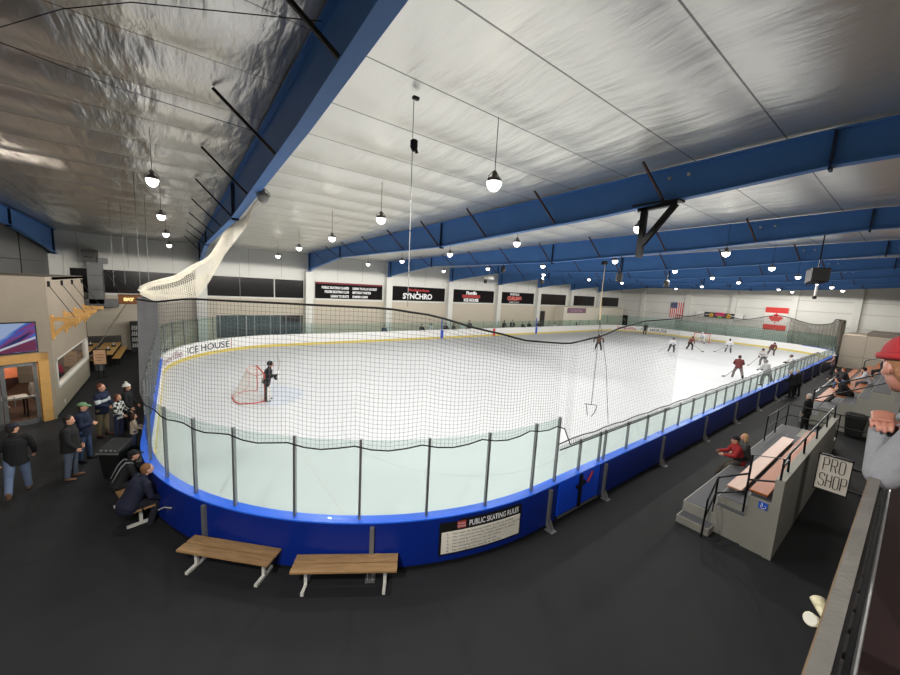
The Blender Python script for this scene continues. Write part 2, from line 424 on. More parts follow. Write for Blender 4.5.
# frames: column + tapered blue beam + braces
FX = [-5.15, 2.2, 9.95] + [9.95 + 7.72 * k for k in range(1, 7)]
PROF = [(28.05, 6.1), (26.2, 6.42), (20.3, 7.08), (8.2, 7.12), (0.8, 7.5), (-3.5, 7.85), (-11.9, 7.9)]
FW = 0.1
def zbot(y):
    for (y0, z0), (y1, z1) in zip(PROF[:-1], PROF[1:]):
        if y1 <= y <= y0: return z0 + (z1 - z0) * (y - y0) / (y1 - y0)
    return PROF[0][1]
for k, fx in enumerate(FX):
    col = MB().box(fx - 0.32, fx + 0.32, YF - 0.55, YF, FLOOR, 6.1).build('wall_column', WALL_WHITE)
    tag(col, 'white boxed column on the far wall under a blue beam end', 'column', 'columns along the far wall', 'structure')
    root = empty('roof_beam', (fx, 0, 0), 0, '%s blue tapered steel roof beam crossing above the rink' % ['left end wall', 'nearest', 'second', 'third', 'fourth', 'fifth', 'sixth', 'seventh', 'farthest'][k], 'beam', 'roof beams', 'structure')
    w = MB(); ysb = [28.05, 26.2, 23, 20.3, 16, 12, 8.2, 4, 0.8, -3.5, -8, -11.9]
    for a, b in zip(ysb[:-1], ysb[1:]):
        za, zb = zbot(a), zbot(b); ta, tb = ztop(a) - 0.05, ztop(b) - 0.05
        w.add([(-0.01, a, za), (0.01, a, za), (0.01, a, ta), (-0.01, a, ta), (-0.01, b, zb), (0.01, b, zb), (0.01, b, tb), (-0.01, b, tb)],
              [(0, 1, 2, 3), (4, 7, 6, 5), (0, 4, 5, 1), (1, 5, 6, 2), (2, 6, 7, 3), (3, 7, 4, 0)])
    w.build('web', BEAM_BLUE, root)
    for nm, f, dz in (('bottom_flange', zbot, 0.0), ('top_flange', ztop, -0.05)):
        w = MB()
        for a, b in zip(ysb[:-1], ysb[1:]):
            za, zb = f(a) + dz, f(b) + dz
            w.add([(-FW, a, za - 0.015), (FW, a, za - 0.015), (FW, a, za + 0.015), (-FW, a, za + 0.015), (-FW, b, zb - 0.015), (FW, b, zb - 0.015), (FW, b, zb + 0.015), (-FW, b, zb + 0.015)],
                  [(0, 1, 2, 3), (4, 7, 6, 5), (0, 4, 5, 1), (1, 5, 6, 2), (2, 6, 7, 3), (3, 7, 4, 0)])
        w.build(nm, BEAM_BLUE, root)
    for ys_ in (27.4, 20.3, 8.2, -3.5):
        w = MB(); w.box(-FW, FW, ys_ - 0.02, ys_ + 0.02, zbot(ys_) - 0.08, ztop(ys_) - 0.06); w.build('stiffener', mat('dark blue steel', (22, 34, 58), 0.5), root)
    y = 23.53
    while y > -2 and k > 0:
        zt = ztop(y + 0.0) - 0.08; zb = zbot(y) + 0.04
        MB().bar((-0.95, y + 0.15, zt), (-0.08, y, zb), 0.045, 0.045).build('fly_brace', BLACK_STEEL if fx < 5 else BRACE_BROWN, root)
        y -= 3.04
    if 1 < k < 8:
        for yy in (0.75 - 1.6, 0.35 - 1.6):
            MB().box(-0.06, -0.012, yy - 0.03, yy + 0.03, ztop(yy) - 0.3, ztop(yy) - 0.24).build('web_clip', WHITE_STEEL, root)

# window / banner bands on the far wall
def band(x0, x1, label, cat='window', name='window_1'):
    o = MB().box(x0, x1, YF - 0.04, YF + 0.02, 3.8, 5.32).build(name, BLACK_GLASS); return tag(o, label, cat, kind='structure')
band(-4.6, 1.85, 'dark window strip on the far wall above the dining corner', name='window_1')
FBX = [f for f in FX[1:]]
band(2.6, 7.2, 'dark window strip on the far wall behind the netting', name='window_2')
band(7.3, 9.55, 'short dark window strip left of the first banner', name='window_3')
# low dark windows behind the far boards
wr = empty('window_4', (0, 0, 0), 0, 'row of dark windows low on the far wall', 'window', kind='structure')
MB().box(3.1, 9.5, YF - 0.05, YF - 0.021, 0.55, 2.3).build('pane', mat('dark teal window', (52, 66, 70), 0.12, spec=0.5), wr)
mb = MB()
for i in range(6): mb.box(3.3 + i * 1.2, 3.36 + i * 1.2, YF - 0.08, YF - 0.05, 0.5, 2.3)
mb.build('mullion', ALU, wr)
MB().box(7.9, 9.5, YF - 0.07, YF - 0.05, 1.75, 2.3).build('blind', BLACK, wr)

# ------------------------------------------------------------------ dasher boards and glass
boards = empty('dasher_boards', (0, 0, 0), 0, 'hockey dasher boards ringing the ice, blue outside, white inside, glass above', 'rink boards')
sweep(MB(), rectp(0.0, 0.05, 0.0, BH - 0.03)).build('inner_panel', WHITE_BOARD, boards)
sweep(MB(), rectp(-0.012, 0.0, 0.0, 0.2)).build('kick_plate', YELLOW, boards)
GX0, GX1 = 7.72, 9.62      # gate on the near long side
sg0, sg1 = GX0 - RR, GX1 - RR
sweep(MB(), rectp(0.15, 0.2, -0.03, BH - 0.03), sg1, PERIM + sg0, closed=False).build('outer_panel', BLUE_BOARD, boards)
sweep(MB(), rectp(0.12, 0.18, FLOOR, -0.03)).build('base_strip', BLACK, boards)
sl0, sl1 = s_of(RL, 3.0), s_of(0.0, 18.6)
sweep(MB(), rectp(-0.01, 0.215, BH - 0.03, BH), sl1 - PERIM, sl0, closed=False).build('ledge', LEDGE_BLUE_LIT, boards)
sweep(MB(), rectp(-0.01, 0.215, BH - 0.03, BH), sl0, sl1, closed=False).build('ledge', WHITE_BOARD, boards)
# support posts outside
sup = [s_of(0.95, 3.16), s_of(3.43, 0.82)] + [PERIM * 0 + x - RR for x in (7.42, 9.82, 13.44, 17.38, 21.2, 25.0, 28.8, 32.6, 36.4, 40.2, 44.0)] + [s_of(-0.2, 8.3), s_of(-0.2, 12.2), s_of(-0.2, 16)]
for s in sup:
    p, n = outline(s, 0.2); t = V((-n.y, n.x, 0)); p = V((p.x, p.y, 0))
    w = MB(); w.obox(p + n * 0.03 + V((0, 0, 0.4)), t, n, (0, 0, 1), 0.04, 0.03, 0.46)
    for sd in (-0.05, 0.05):
        a = p + t * sd
        w.add([a + n * 0.06 + V((0, 0, 0.12)) + t * q for q in (-0.006, 0.006)] + [a + n * 0.2 + V((0, 0, FLOOR)) + t * q for q in (-0.006, 0.006)] + [a + n * 0.03 + V((0, 0, FLOOR)) + t * q for q in (-0.006, 0.006)],
              [(0, 2, 4), (1, 5, 3), (0, 1, 3, 2), (2, 3, 5, 4), (4, 5, 1, 0)])
    w.obox(p + n * 0.12 + V((0, 0, FLOOR + 0.01)), t, n, (0, 0, 1), 0.09, 0.11, 0.01)
    w.build('support_post', STEEL_GREY, boards)
# glass: tall round the near end, lower on the sides
H_END, H_SIDE = 2.53, 1.78
sA = PERIM + s_of(0.0, RW - RR) if False else None
def glass_top(s):
    p = outline(s)[0]
    if p.x < 7.70 or p.x > RL - 7.5: return H_END
    return H_SIDE
posts = []
near = [(6.85, -0.1), (5.63, 0.1), (4.41, 0.44), (3.27, 0.99), (2.26, 1.74), (1.43, 2.71), (0.73, 3.5), (0.26, 4.55), (0.02, 5.7)]
ps = []
x = 9.86
ps = [7.68 - RR, 8.66 - RR, 9.6 - RR, 9.86 - RR]
while x < 40: x += 1.24; ps.append(x - RR)
while x < RL - RR - 2: x += 2.48; ps.append(x - RR)
s = ps[-1] + 2.0
send = s_of(-0.0, 6.9)
while s < send - 1.0: 
    ps.append(s); p = outline(s)[0]; s += 1.22 if (p.x < 3 and s > 100) else 2.44
for x, y in reversed(near): ps.append(s_of(x, y))
ps = sorted(set(round(a, 3) for a in ps))
n_post = 0
for i, s in enumerate(ps):
    s2 = ps[(i + 1) % len(ps)] + (PERIM if i == len(ps) - 1 else 0)
    ht = max(glass_top(s - 0.15), glass_top(s + 0.02))
    p, n = outline(s, 0.1); t = V((-n.y, n.x, 0))
    w = MB().obox(V((p.x, p.y, (BH + ht) / 2)), t, n, (0, 0, 1), 0.022, 0.03, (ht - BH) / 2)
    w.build('glass_post', ALU, boards)
    h2 = glass_top((s + s2) / 2) - 0.02
    w = MB(); sweep(w, rectp(0.095, 0.107, BH + 0.01, h2), s + 0.03, s2 - 0.03, closed=False, step=0.3)
    far = outline((s + s2) / 2)[0]
    w.build('glass_pane', GLASS if far.x < 45 and far.y < 12 else GLASS_FAR, boards)
# gate
gate = MB(); 
for a, b in ((GX0 + 0.06, 8.63), (8.69, GX1 - 0.06)): gate.box(a, b, -0.205, -0.155, 0.04, BH - 0.05)
gt = gate.build('gate_door', mat('gate blue plastic', (16, 72, 212), 0.35), boards, bevel=0.01)
gt['label'] = 'blue double gate in the boards'
MB().box(GX0 + 0.02, GX1 - 0.02, -0.2, -0.15, -0.1, 0.0).build('gate_backing', BLACK, boards)
MB().box(GX0 + 0.08, GX1 - 0.08, -0.23, -0.2, -0.02, 0.03).build('gate_sill', ALU, gt)
MB().box(8.6, 8.72, -0.235, -0.2, 0.02, BH - 0.06).build('gate_latch_plate', BLACK_STEEL, gt)
MB().bar((8.45, -0.25, 0.6), (8.8, -0.25, 0.68), 0.05, 0.07).build('gate_latch', BLACK_STEEL, gt)
MB().bar((8.93, -0.25, 0.62), (9.12, -0.25, 0.86), 0.035, 0.035).build('gate_handle', mat('red plastic', (176, 50, 50), 0.5), gt)
# writing on the inside of the boards, bent along the corner
def board_text(body, s_start, s_end, z0, size, m, bold=0.012):
    me = text_mesh(body, 1.0, 0.0, bold=bold)
    xs = [v.co.x for v in me.vertices]; w = max(xs) - min(xs); x0 = min(xs)
    for v in me.vertices:
        s = s_start + (s_end - s_start) * (v.co.x - x0) / w
        p, n = outline(s, -0.006); v.co = V((p.x, p.y, z0 + v.co.y * size))
    return link('board_lettering', me, m, boards)
TXT_DARK = mat('dark letter vinyl', (52, 52, 58), 0.5); TXT_MAUVE = mat('mauve letter vinyl', (150, 120, 130), 0.5)
TXT_WHITE = mat('white letter vinyl', (236, 236, 236), 0.5); TXT_RED = mat('red letter vinyl', (190, 56, 56), 0.5)
a0, a1, a2 = s_of(-0.0, 18.9), s_of(0.9, 22.3), s_of(3.64, 24.98)
board_text('Pineville', a0, a1 + 0.15, 0.33, 0.62, TXT_MAUVE)
board_text('ICE HOUSE', a1 - 0.35, a2, 0.33, 0.62, TXT_DARK)
b0, b1, b2 = s_of(57.9, 25.0), s_of(60.3, 22.9), s_of(61.6, 19.0)
board_text('Pineville', b0, b1 + 0.2, 0.33, 0.62, TXT_RED)
board_text('ICE HOUSE', b1 - 0.5, b2, 0.33, 0.62, TXT_DARK)
# coloured line marks on the far boards
for x, c in ((23.19, (36, 78, 190)), (30.91, (206, 70, 60)), (38.68, (36, 78, 190))):
    MB().box(x - 0.19, x + 0.19, RW - 0.014, RW + 0.001, 0.02, BH - 0.04).build('line_mark', mat('mark %d%d' % (c[0], c[2]), c, 0.5), boards)
    if x != 30.91: MB().box(x - 0.05, x + 0.05, RW + 0.06, RW + 0.12, BH, 2.1).build('marker_post', mat('mark %d%d' % (c[0], c[2]), c, 0.5), boards)
for x in (6.1, ): pass
s = s_of(3.75, 25.05); p, n = outline(s, -0.004)
MB().obox(V((p.x, p.y, 0.48)), (-n.y, n.x, 0), n, (0, 0, 1), 0.025, 0.004, 0.44).build('line_mark', mat('pinkish stripe', (196, 150, 150)), boards)

# skating rules sign, mounted on the curved boards
sign = empty('rules_sign', (0, 0, 0), 0, 'white public skating rules sign with black header on the blue boards', 'sign')
s_a, s_b = s_of(4.62, 0.22), s_of(6.42, -0.16)
if s_a > s_b: s_a -= PERIM
sweep(MB(), rectp(0.2, 0.212, 0.10, 0.80), s_a - 0.05, s_b + 0.04, closed=False).build('backing', BLACK, sign)
sweep(MB(), rectp(0.212, 0.22, 0.14, 0.60), s_a, s_b, closed=False).build('rules_panel', mat('cream sign vinyl', (236, 230, 216), 0.5), sign)
def curve_text(body, sa, sb, z0, h, m, name):
    me = text_mesh(body, 1.0, 0.0, bold=0.015 if h > 0.08 else 0.0)
    xs = [v.co.x for v in me.vertices]; w = max(xs) - min(xs); x0 = min(xs)
    for v in me.vertices:
        p, n = outline(sa + (sb - sa) * (v.co.x - x0) / w, 0.2265); v.co = V((p.x, p.y, z0 + v.co.y * h))
    link(name, me, m, sign)
Ls = s_b - s_a
sweep(MB(), [(0.212, 0.62), (0.22, 0.62), (0.22, 0.84), (0.212, 0.84)], s_a + 0.2 * Ls, s_b - 0.03, closed=False).build('header', BLACK, sign)
curve_text('PUBLIC SKATING RULES', s_a + 0.31 * Ls, s_b - 0.06, 0.665, 0.17, TXT_WHITE, 'header_lettering')
sweep(MB(), rectp(0.22, 0.225, 0.65, 0.80), s_a + 0.17 * Ls, s_a + 0.27 * Ls, closed=False).build('emblem', mat('emblem red', (168, 60, 54)), sign)
curve_text('Pineville', s_a + 0.18 * Ls, s_a + 0.26 * Ls, 0.735, 0.05, TXT_WHITE, 'emblem_lettering')
curve_text('ICE HOUSE', s_a + 0.175 * Ls, s_a + 0.265 * Ls, 0.67, 0.055, TXT_WHITE, 'emblem_lettering')
rules = ['1.   You must be wearing skates on the ice surface.', '2.   No cell phones during the public session on the rink.', '3.   No cutting in and out of other skaters or games.', '4.   No food or drink on the ice surface.', '5.   No carrying children on the ice.', '6.   No sitting on the boards by the ice.']
for i, t in enumerate(rules):
    curve_text(t, s_a + 0.06 * Ls, s_a + Ls * (0.06 + 0.0165 * len(t)), 0.535 - i * 0.072, 0.055, TXT_DARK, 'rule_lettering')

# ------------------------------------------------------------------ goal
def make_goal(name, x, y, rz, label):
    g = empty(name, (x, y, 0), rz, label, 'hockey goal')
    w = MB()
    for sy in (-0.915, 0.915): w.tube([(0, sy, 0), (0, sy, 1.22)], 0.032, 10)
    w.tube([(0, -0.915, 1.22), (0, 0.915, 1.22)], 0.032, 10); w.build('goal_post', RED_PAINT, g, True)
    bot = [(0, 0.915, 0.02), (-0.5, 1.02, 0.02), (-0.95, 0.85, 0.02), (-1.1, 0.4, 0.02), (-1.1, -0.4, 0.02), (-0.95, -0.85, 0.02), (-0.5, -1.02, 0.02), (0, -0.915, 0.02)]
    MB().tube(bot, 0.024, 8).build('base_frame', RED_PAINT, g, True)
    top = [(0, 0.915, 1.22), (-0.35, 0.9, 1.2), (-0.5, 0.45, 1.19), (-0.5, -0.45, 1.19), (-0.35, -0.9, 1.2), (0, -0.915, 1.22)]
    w = MB(); w.tube(top, 0.018, 8); w.tube([(-0.5, 0, 1.19), (-0.5, 0, 0.5), (-1.1, 0, 0.02)], 0.016, 8); w.build('top_frame', mat('pale pink goal frame', (206, 150, 140), 0.5), g, True)
    # net: top sheet, back and sides as cords
    def lerp(a, b, t): return tuple(a[i] + (b[i] - a[i]) * t for i in range(3))
    def along(pl, t):
        L_ = [0]
        for a, b in zip(pl[:-1], pl[1:]): L_.append(L_[-1] + (V(b) - V(a)).length)
        d = t * L_[-1]
        for i in range(len(pl) - 1):
            if d <= L_[i + 1] + 1e-9: return lerp(pl[i], pl[i + 1], (d - L_[i]) / (L_[i + 1] - L_[i]))
        return pl[-1]
    w = MB(); NU, NV = 46, 18
    for i in range(NU + 1):
        a = along(top, i / NU); b = along(bot, i / NU)
        w.tube([lerp(a, b, t / 3) for t in range(4)], 0.006, 3, cap=False)
    for j in range(NV + 1):
        w.tube([lerp(along(top, i / NU), along(bot, i / NU), j / NV) for i in range(NU + 1)], 0.006, 3, cap=False)
    for i in range(1, 16):
        yy = -0.9 + 1.8 * i / 16; w.tube([(0, yy, 1.22), (-0.48, yy * 0.9, 1.19)], 0.006, 3, cap=False)
    w.build('netting', mat('goal net cord', (226, 222, 214), 0.8), g)
    w = MB(); w.add([(0.0, -0.9, 0.35), (0.0, -0.9, 0.35)], [])
    return g
make_goal('hockey_goal', gx, RW / 2 - 0.05, 0.0, 'red framed hockey goal near the camera with white netting')
make_goal('hockey_goal.001', RL - 4.2, RW / 2 - 0.05, PI, 'small red framed hockey goal at the far end of the ice')

# ------------------------------------------------------------------ netting (real cords)
def net_mesh(bot, top, pitch, r, n=3, fold=0.0):
    """cords between two matched polylines"""
    w = MB(); L_ = [0]
    for a, b in zip(bot[:-1], bot[1:]): L_.append(L_[-1] + (V(b) - V(a)).length)
    def at(pl, d):
        for i in range(len(pl) - 1):
            if d <= L_[i + 1] + 1e-9:
                t = (d - L_[i]) / max(1e-9, L_[i + 1] - L_[i]); return V(pl[i]).lerp(V(pl[i + 1]), t)
        return V(pl[-1])
    nu = int(L_[-1] / pitch); H = max((V(t) - V(b)).length for b, t in zip(bot, top)); nv = max(2, int(H / pitch))
    grid = [[None] * (nv + 1) for _ in range(nu + 1)]
    for i in range(nu + 1):
        d = L_[-1] * i / nu; a, b = at(bot, d), at(top, d)
        for j in range(nv + 1):
            p = a.lerp(b, j / nv); grid[i][j] = p
            if fold: grid[i][j] = p + V((fold * math.sin(d * 5.1 + 0.4 * j / nv), fold * math.cos(d * 4.3), 0))
    for i in range(nu + 1): w.tube(grid[i][::2] if nv % 2 == 0 and not fold else grid[i], r, n, cap=False)
    for j in range(nv + 1): w.tube([grid[i][j] for i in range(nu + 1)], r, n, cap=False)
    return w
# near net: along the outline from the far left corner round the near end to the near long side
rope_pts = [(-0.06, 19.5, 3.95), (-0.08, 14.0, 4.25), (-0.1, 8.67, 4.62), (0.32, 4.71, 4.74), (0.95, 3.38, 4.89), (2.2, 1.85, 4.93), (3.59, 0.83, 4.94), (4.25, 0.5, 4.86), (5.42, 0.11, 4.58), (6.4, -0.06, 4.37), (7.74, -0.1, 4.26), (8.95, -0.1, 4.37), (10.15, -0.1, 4.6), (11.36, -0.1, 4.74), (14.07, -0.1, 4.81)]
rs = []
for x, y, z in [(3.0, 24.6, 3.7), (0.9, 22.5, 3.75)] + rope_pts:
    s = s_of(x, y)
    if rs and s < rs[-1][0] - 50: s += PERIM
    rs.append((s, z))
rs.sort()
def rope_z(s):
    for (a, za), (b, zb) in zip(rs[:-1], rs[1:]):
        if a <= s <= b:
            t = (s - a) / (b - a); t = t * t * (3 - 2 * t) * 0.35 + t * 0.65; return za + (zb - za) * t
    return rs[-1][1] if s > rs[-1][0] else rs[0][1]
ss = []; s = rs[0][0]
while s < rs[-1][0]: ss.append(s); s += 0.3
def net_bottom(s):
    x = outline(s)[0].x; sw = 0.0
    if x < 7.7:
        # hem rope drapes between the glass posts
        return H_END - 0.10 - 0.10 * abs(math.sin(s * PI / 1.22))
    if s % PERIM < 3: return 1.78 + max(0, 0.70 - (x - 7.7) * 2.2)
    return 1.78
botp = [tuple(outline(s, 0.16)[0][:2]) + (net_bottom(s),) for s in ss]
topp = [tuple(outline(s, 0.10)[0][:2]) + (rope_z(s),) for s in ss]
safety = empty('safety_net', (0, 0, 0), 0, 'dark mesh safety net hanging above the near end glass', 'net')
nsp = max(i for i, s in enumerate(ss) if outline(s)[0].x < 7.75 or s < PERIM - 20)
net_mesh(botp[:nsp + 1], topp[:nsp + 1], 0.08, 0.0029).build('netting', NET_DARK, safety)
net_mesh(botp[nsp:], topp[nsp:], 0.10, 0.0022).build('netting', NET_DARK, safety)
MB().tube(topp, 0.022, 6).build('top_rope', ROPE_BLACK, safety, True)
MB().tube([(p[0], p[1], p[2]) for p in botp], 0.014, 5).build('hem_rope', ROPE_BLACK, safety, True)
# folded edge of the net lowered along the near side glass
side = empty('lowered_net', (0, 0, 0), 0, 'thin strip of lowered net tied along the near side glass top', 'net')
b_ = [(7.7 + 0.5 * i, -0.17, 1.74) for i in range(70)]; t_ = [(x, -0.14, 1.80 + (0.11 if i % 3 else 0.08)) for i, (x, y, z) in enumerate(b_)]
net_mesh(b_, t_, 0.09, 0.005).build('netting', NET_DARK, side)
MB().tube(b_, 0.016, 5).build('rope', ROPE_BLACK, side, True); MB().tube(t_, 0.014, 5).build('rope', ROPE_BLACK, side, True)
# far end net
far = empty('end_net', (0, 0, 0), 0, 'grey safety net above the far end boards', 'net')
f0, f1 = s_of(RL - 10.5, 0.0), s_of(RL - 0.2, 18.5)
ss = []; s = f0
while s < f1: ss.append(s); s += 0.5
def far_top(s):
    p = outline(s)[0]; y = p.y; return 4.35 if y < 1.0 else 3.9 + 0.35 * math.sin(y * 0.9 + 2.2) - 0.035 * max(0, y - 6)
net_mesh([tuple(outline(s, 0.16)[0][:2]) + (2.4,) for s in ss], [tuple(outline(s, 0.1)[0][:2]) + (far_top(s),) for s in ss], 0.16, 0.011).build('netting', NET_FAR, far)
net_mesh([tuple(outline(s, 0.25)[0][:2]) + (0.95,) for s in ss], [tuple(outline(s, 0.25)[0][:2]) + (2.4,) for s in ss], 0.2, 0.012).build('netting', NET_FAR, far)
MB().tube([tuple(outline(s, 0.1)[0][:2]) + (far_top(s),) for s in ss], 0.045, 5).build('top_rope', ROPE_BLACK, far, True)
s3 = s_of(RL, 5.2); fs = [s for s in ss if s <= s3]
net_mesh([tuple(outline(s, 0.3)[0][:2]) + (0.95,) for s in fs], [tuple(outline(s, 0.22)[0][:2]) + (far_top(s) - 0.02,) for s in fs], 0.12, 0.02).build('netting_fold', mat('taupe net cord', (120, 112, 102), 0.8), far)
# white net swag climbing to the first beam
sw_top = [(-0.16, 9.0, 4.86), (0.0, 9.0, 4.98), (0.26, 9.0, 5.09), (0.69, 9.0, 5.29), (1.13, 9.0, 5.6), (1.6, 9.0, 6.01), (2.0, 9.0, 6.72), (2.25, 9.0, 7.05), (2.37, 7.4, 7.1), (2.33, 6.2, 7.16), (2.31, 5.2, 7.22)]
sw_bot = [(-0.16, 9.0, 4.68), (0.05, 9.0, 4.55), (0.3, 9.0, 4.47), (0.75, 9.0, 4.5), (1.2, 9.0, 4.66), (1.5, 8.9, 5.1), (1.95, 8.9, 6.0), (2.32, 8.6, 6.6), (2.42, 7.4, 6.9), (2.36, 6.2, 7.1), (2.32, 5.2, 7.2)]
swag = empty('net_swag', (0, 0, 0), 0, 'cream gathered net sweeping from the left corner up to the first blue beam', 'net')
w = MB()
def sm(pl, k=4):
    out = []
    for i in range(len(pl) - 1):
        p0, p1, p2, p3 = V(pl[max(0, i - 1)]), V(pl[i]), V(pl[i + 1]), V(pl[min(len(pl) - 1, i + 2)])
        for j in range(k):
            t = j / k; out.append(tuple(0.5 * ((2 * p1) + (p2 - p0) * t + (2 * p0 - 5 * p1 + 4 * p2 - p3) * t * t + (3 * p1 - p0 - 3 * p2 + p3) * t ** 3)))
    out.append(tuple(pl[-1])); return out
st, sb = sm(sw_top), sm(sw_bot)
net_mesh(sb, st, 0.055, 0.0065).build('netting', NET_WHITE, swag)
w = MB(); nseg = len(st)
for k in range(4):
    w.tube([V(p) + V((0.02 * math.sin(i * 0.7 + k * 2), 0.03 * math.cos(i * 0.5 + k * 1.7), -0.03 * k * (1 + 0.3 * math.sin(i * 0.4 + k)) - 0.02)) for i, p in enumerate(st)],
           [max(0.006, 0.055 * (1 - i / nseg) * (1 + 0.15 * math.sin(i * 0.9 + k))) for i in range(nseg)], 8)
w.build('gathered_fold', mat('cream net cloth', (242, 234, 216), 0.9, bump=0.3, bscale=30), swag, True)
net_mesh([(x, y + 0.02, z) for x, y, z in sb[:20]], [tuple(V(a).lerp(V(b), 0.55)) for a, b in zip(sb[:20], st[:20])], 0.05, 0.008).build('netting', NET_WHITE, swag)
# hanging wires / ropes from the roof
def wire(name, pts, r, label, m=BLACK_STEEL, cat='cable'): return tag(MB().tube(pts, r, 5).build(name, m), label, cat)
wire('hoist_rope', [(17.5, 4.9, 7.1), (15.5, 3.75, 5.75), (12.9, 2.2, 4.5)], 0.018, 'pale hoist rope hanging from the second long beam over the ice', mat('tan rope', (170, 150, 110)), 'rope')
wire('hoist_rope.001', [(12.9, 2.2, 4.5), (11.2, 1.2, 3.4), (9.62, 0.28, 2.42)], 0.009, 'dark hoist rope running from the pale one down to the spreader bar', ROPE_BLACK, 'rope')
wire('hoist_rope.002', [(12.9, 2.2, 4.5), (11.3, 0.9, 3.2), (9.9, -0.1, 1.95)], 0.007, 'dark hoist rope running from the pale one down to the glass by the gate', ROPE_BLACK, 'rope')
pul = empty('rope_spreader', (9.62, 0.28, 2.3), 0, 'small black rope spreader bar dangling above the near glass', 'rope spreader')
w = MB(); w.bar((-0.08, 0.17, 0.1), (0.08, -0.13, 0.12), 0.014); w.build('bar', BLACK_STEEL, pul)
for d in (-1, 1):
    MB().tube([(-0.05 * d, 0.13 * d, 0.1), (0, 0.12 * d, -0.06), (-0.05, 0.06 * d, -0.2)], 0.010, 5).build('strap', BLACK_STEEL, pul)
k0 = empty('rope_pulley', (17.5, 4.95, 7.08), 0, 'black pulley block at the foot of the second long beam', 'pulley')
MB().box(-0.08, 0.08, -0.12, 0.12, -0.16, 0.02).build('block', BLACK_STEEL, k0, bevel=0.02)
for i, (x, y, zt, zb) in enumerate(((-1.2, 14.0, ztop(14), 4.7), (-0.9, 14.3, ztop(14), 4.8), (-0.15, 9.05, ztop(9), 4.85), (-0.1, 12.5, ztop(12.5), 4.4), (2.75, 12, ztop(12), 4.0))):
    wire('net_wire', [(x, y, zt), (x, y, zb)], 0.006, ['pale wire hanging left of the lobby lamps', 'second pale wire hanging beside the lobby lamps', 'wire holding up the corner of the cream net', 'wire holding the safety net behind the cream corner', 'wire hanging right of the first blue beam'][i], STEEL_GREY)
wire('net_wire', [(3.76, 0.45, 8.3), (3.79, 0.44, 5.0)], 0.006, 'wire from the ceiling through the hanging camera to the net', STEEL_GREY)
cam_o = empty('ceiling_camera', (3.79, 0.44, 7.6), 0, 'small black camera hanging on a wire under the white ceiling', 'camera')
MB().lathe((0, 0, -0.05), [(0.03, 0.12), (0.06, 0.1), (0.06, 0.0), (0.03, -0.06)], 12).build('housing', BLACK_STEEL, cam_o)
MB().tube([(0.02, 0, 0), (0.07, 0.02, -0.12)], 0.025, 8).build('lens', BLACK, cam_o); MB().box(-0.05, 0.05, -0.03, 0.03, 0.66, 0.7).build('mount', BLACK, cam_o)

# ------------------------------------------------------------------ lamps
LAMP_OFF = mat('unlit lamp lens', (196, 196, 190), 0.4)
LENS = emit('lamp lens', (255, 250, 240), 14.0, (230, 230, 230))
HOUSING = mat('lamp housing', (150, 142, 134), 0.45)
D_ = math.radians
def lamp(x, y, z, label, on=True, power=260.0):
    r = empty('high_bay_lamp', (x, y, z), 0, label, 'lamp', 'high bay lamps')
    r.scale = (0.7, 0.7, 0.8) if x < 2 else (0.86, 0.86, 0.86); zt = (ztop(y) - 0.06 - z) / r.scale[2]
    MB().tube([(0, 0, 0.2), (0, 0, zt)], 0.008, 6).build('cord', BLACK_STEEL, r)
    MB().lathe((0, 0, 0), [(0.03, 0.24), (0.05, 0.2), (0.06, 0.12), (0.12, 0.10), (0.15, 0.06), (0.16, 0.02), (0.15, 0.01)], 18).build('housing', HOUSING, r, True); hsg = r.children[-1]
    MB().ellipsoid((0, 0, 0.02), (0.155, 0.155, 0.19), n=18, m=8, zmin=-0.999, zmax=0.0).build('lens', LENS if on else LAMP_OFF, hsg, True)
    MB().tube([(0.16, 0, 0.02), (0.17, 0, 0.1), (0.05, 0, 0.22), (-0.05, 0, 0.22), (-0.17, 0, 0.1), (-0.16, 0, 0.02)], 0.008, 5).build('yoke', BLACK_STEEL, r)
    if on:
        li = bpy.data.lights.new('lamp_light', 'SPOT'); li.spot_size = D_(179); li.spot_blend = 0.04; li.shadow_soft_size = 0.14; li.energy = power * 2.6; li.color = (1.0, 0.97, 0.92)
        lo = bpy.data.objects.new('lamp_light', li); COL.objects.link(lo); lo.location = (0, 0, -0.19); lo.parent = r
    return r
P_ICE = 330.0
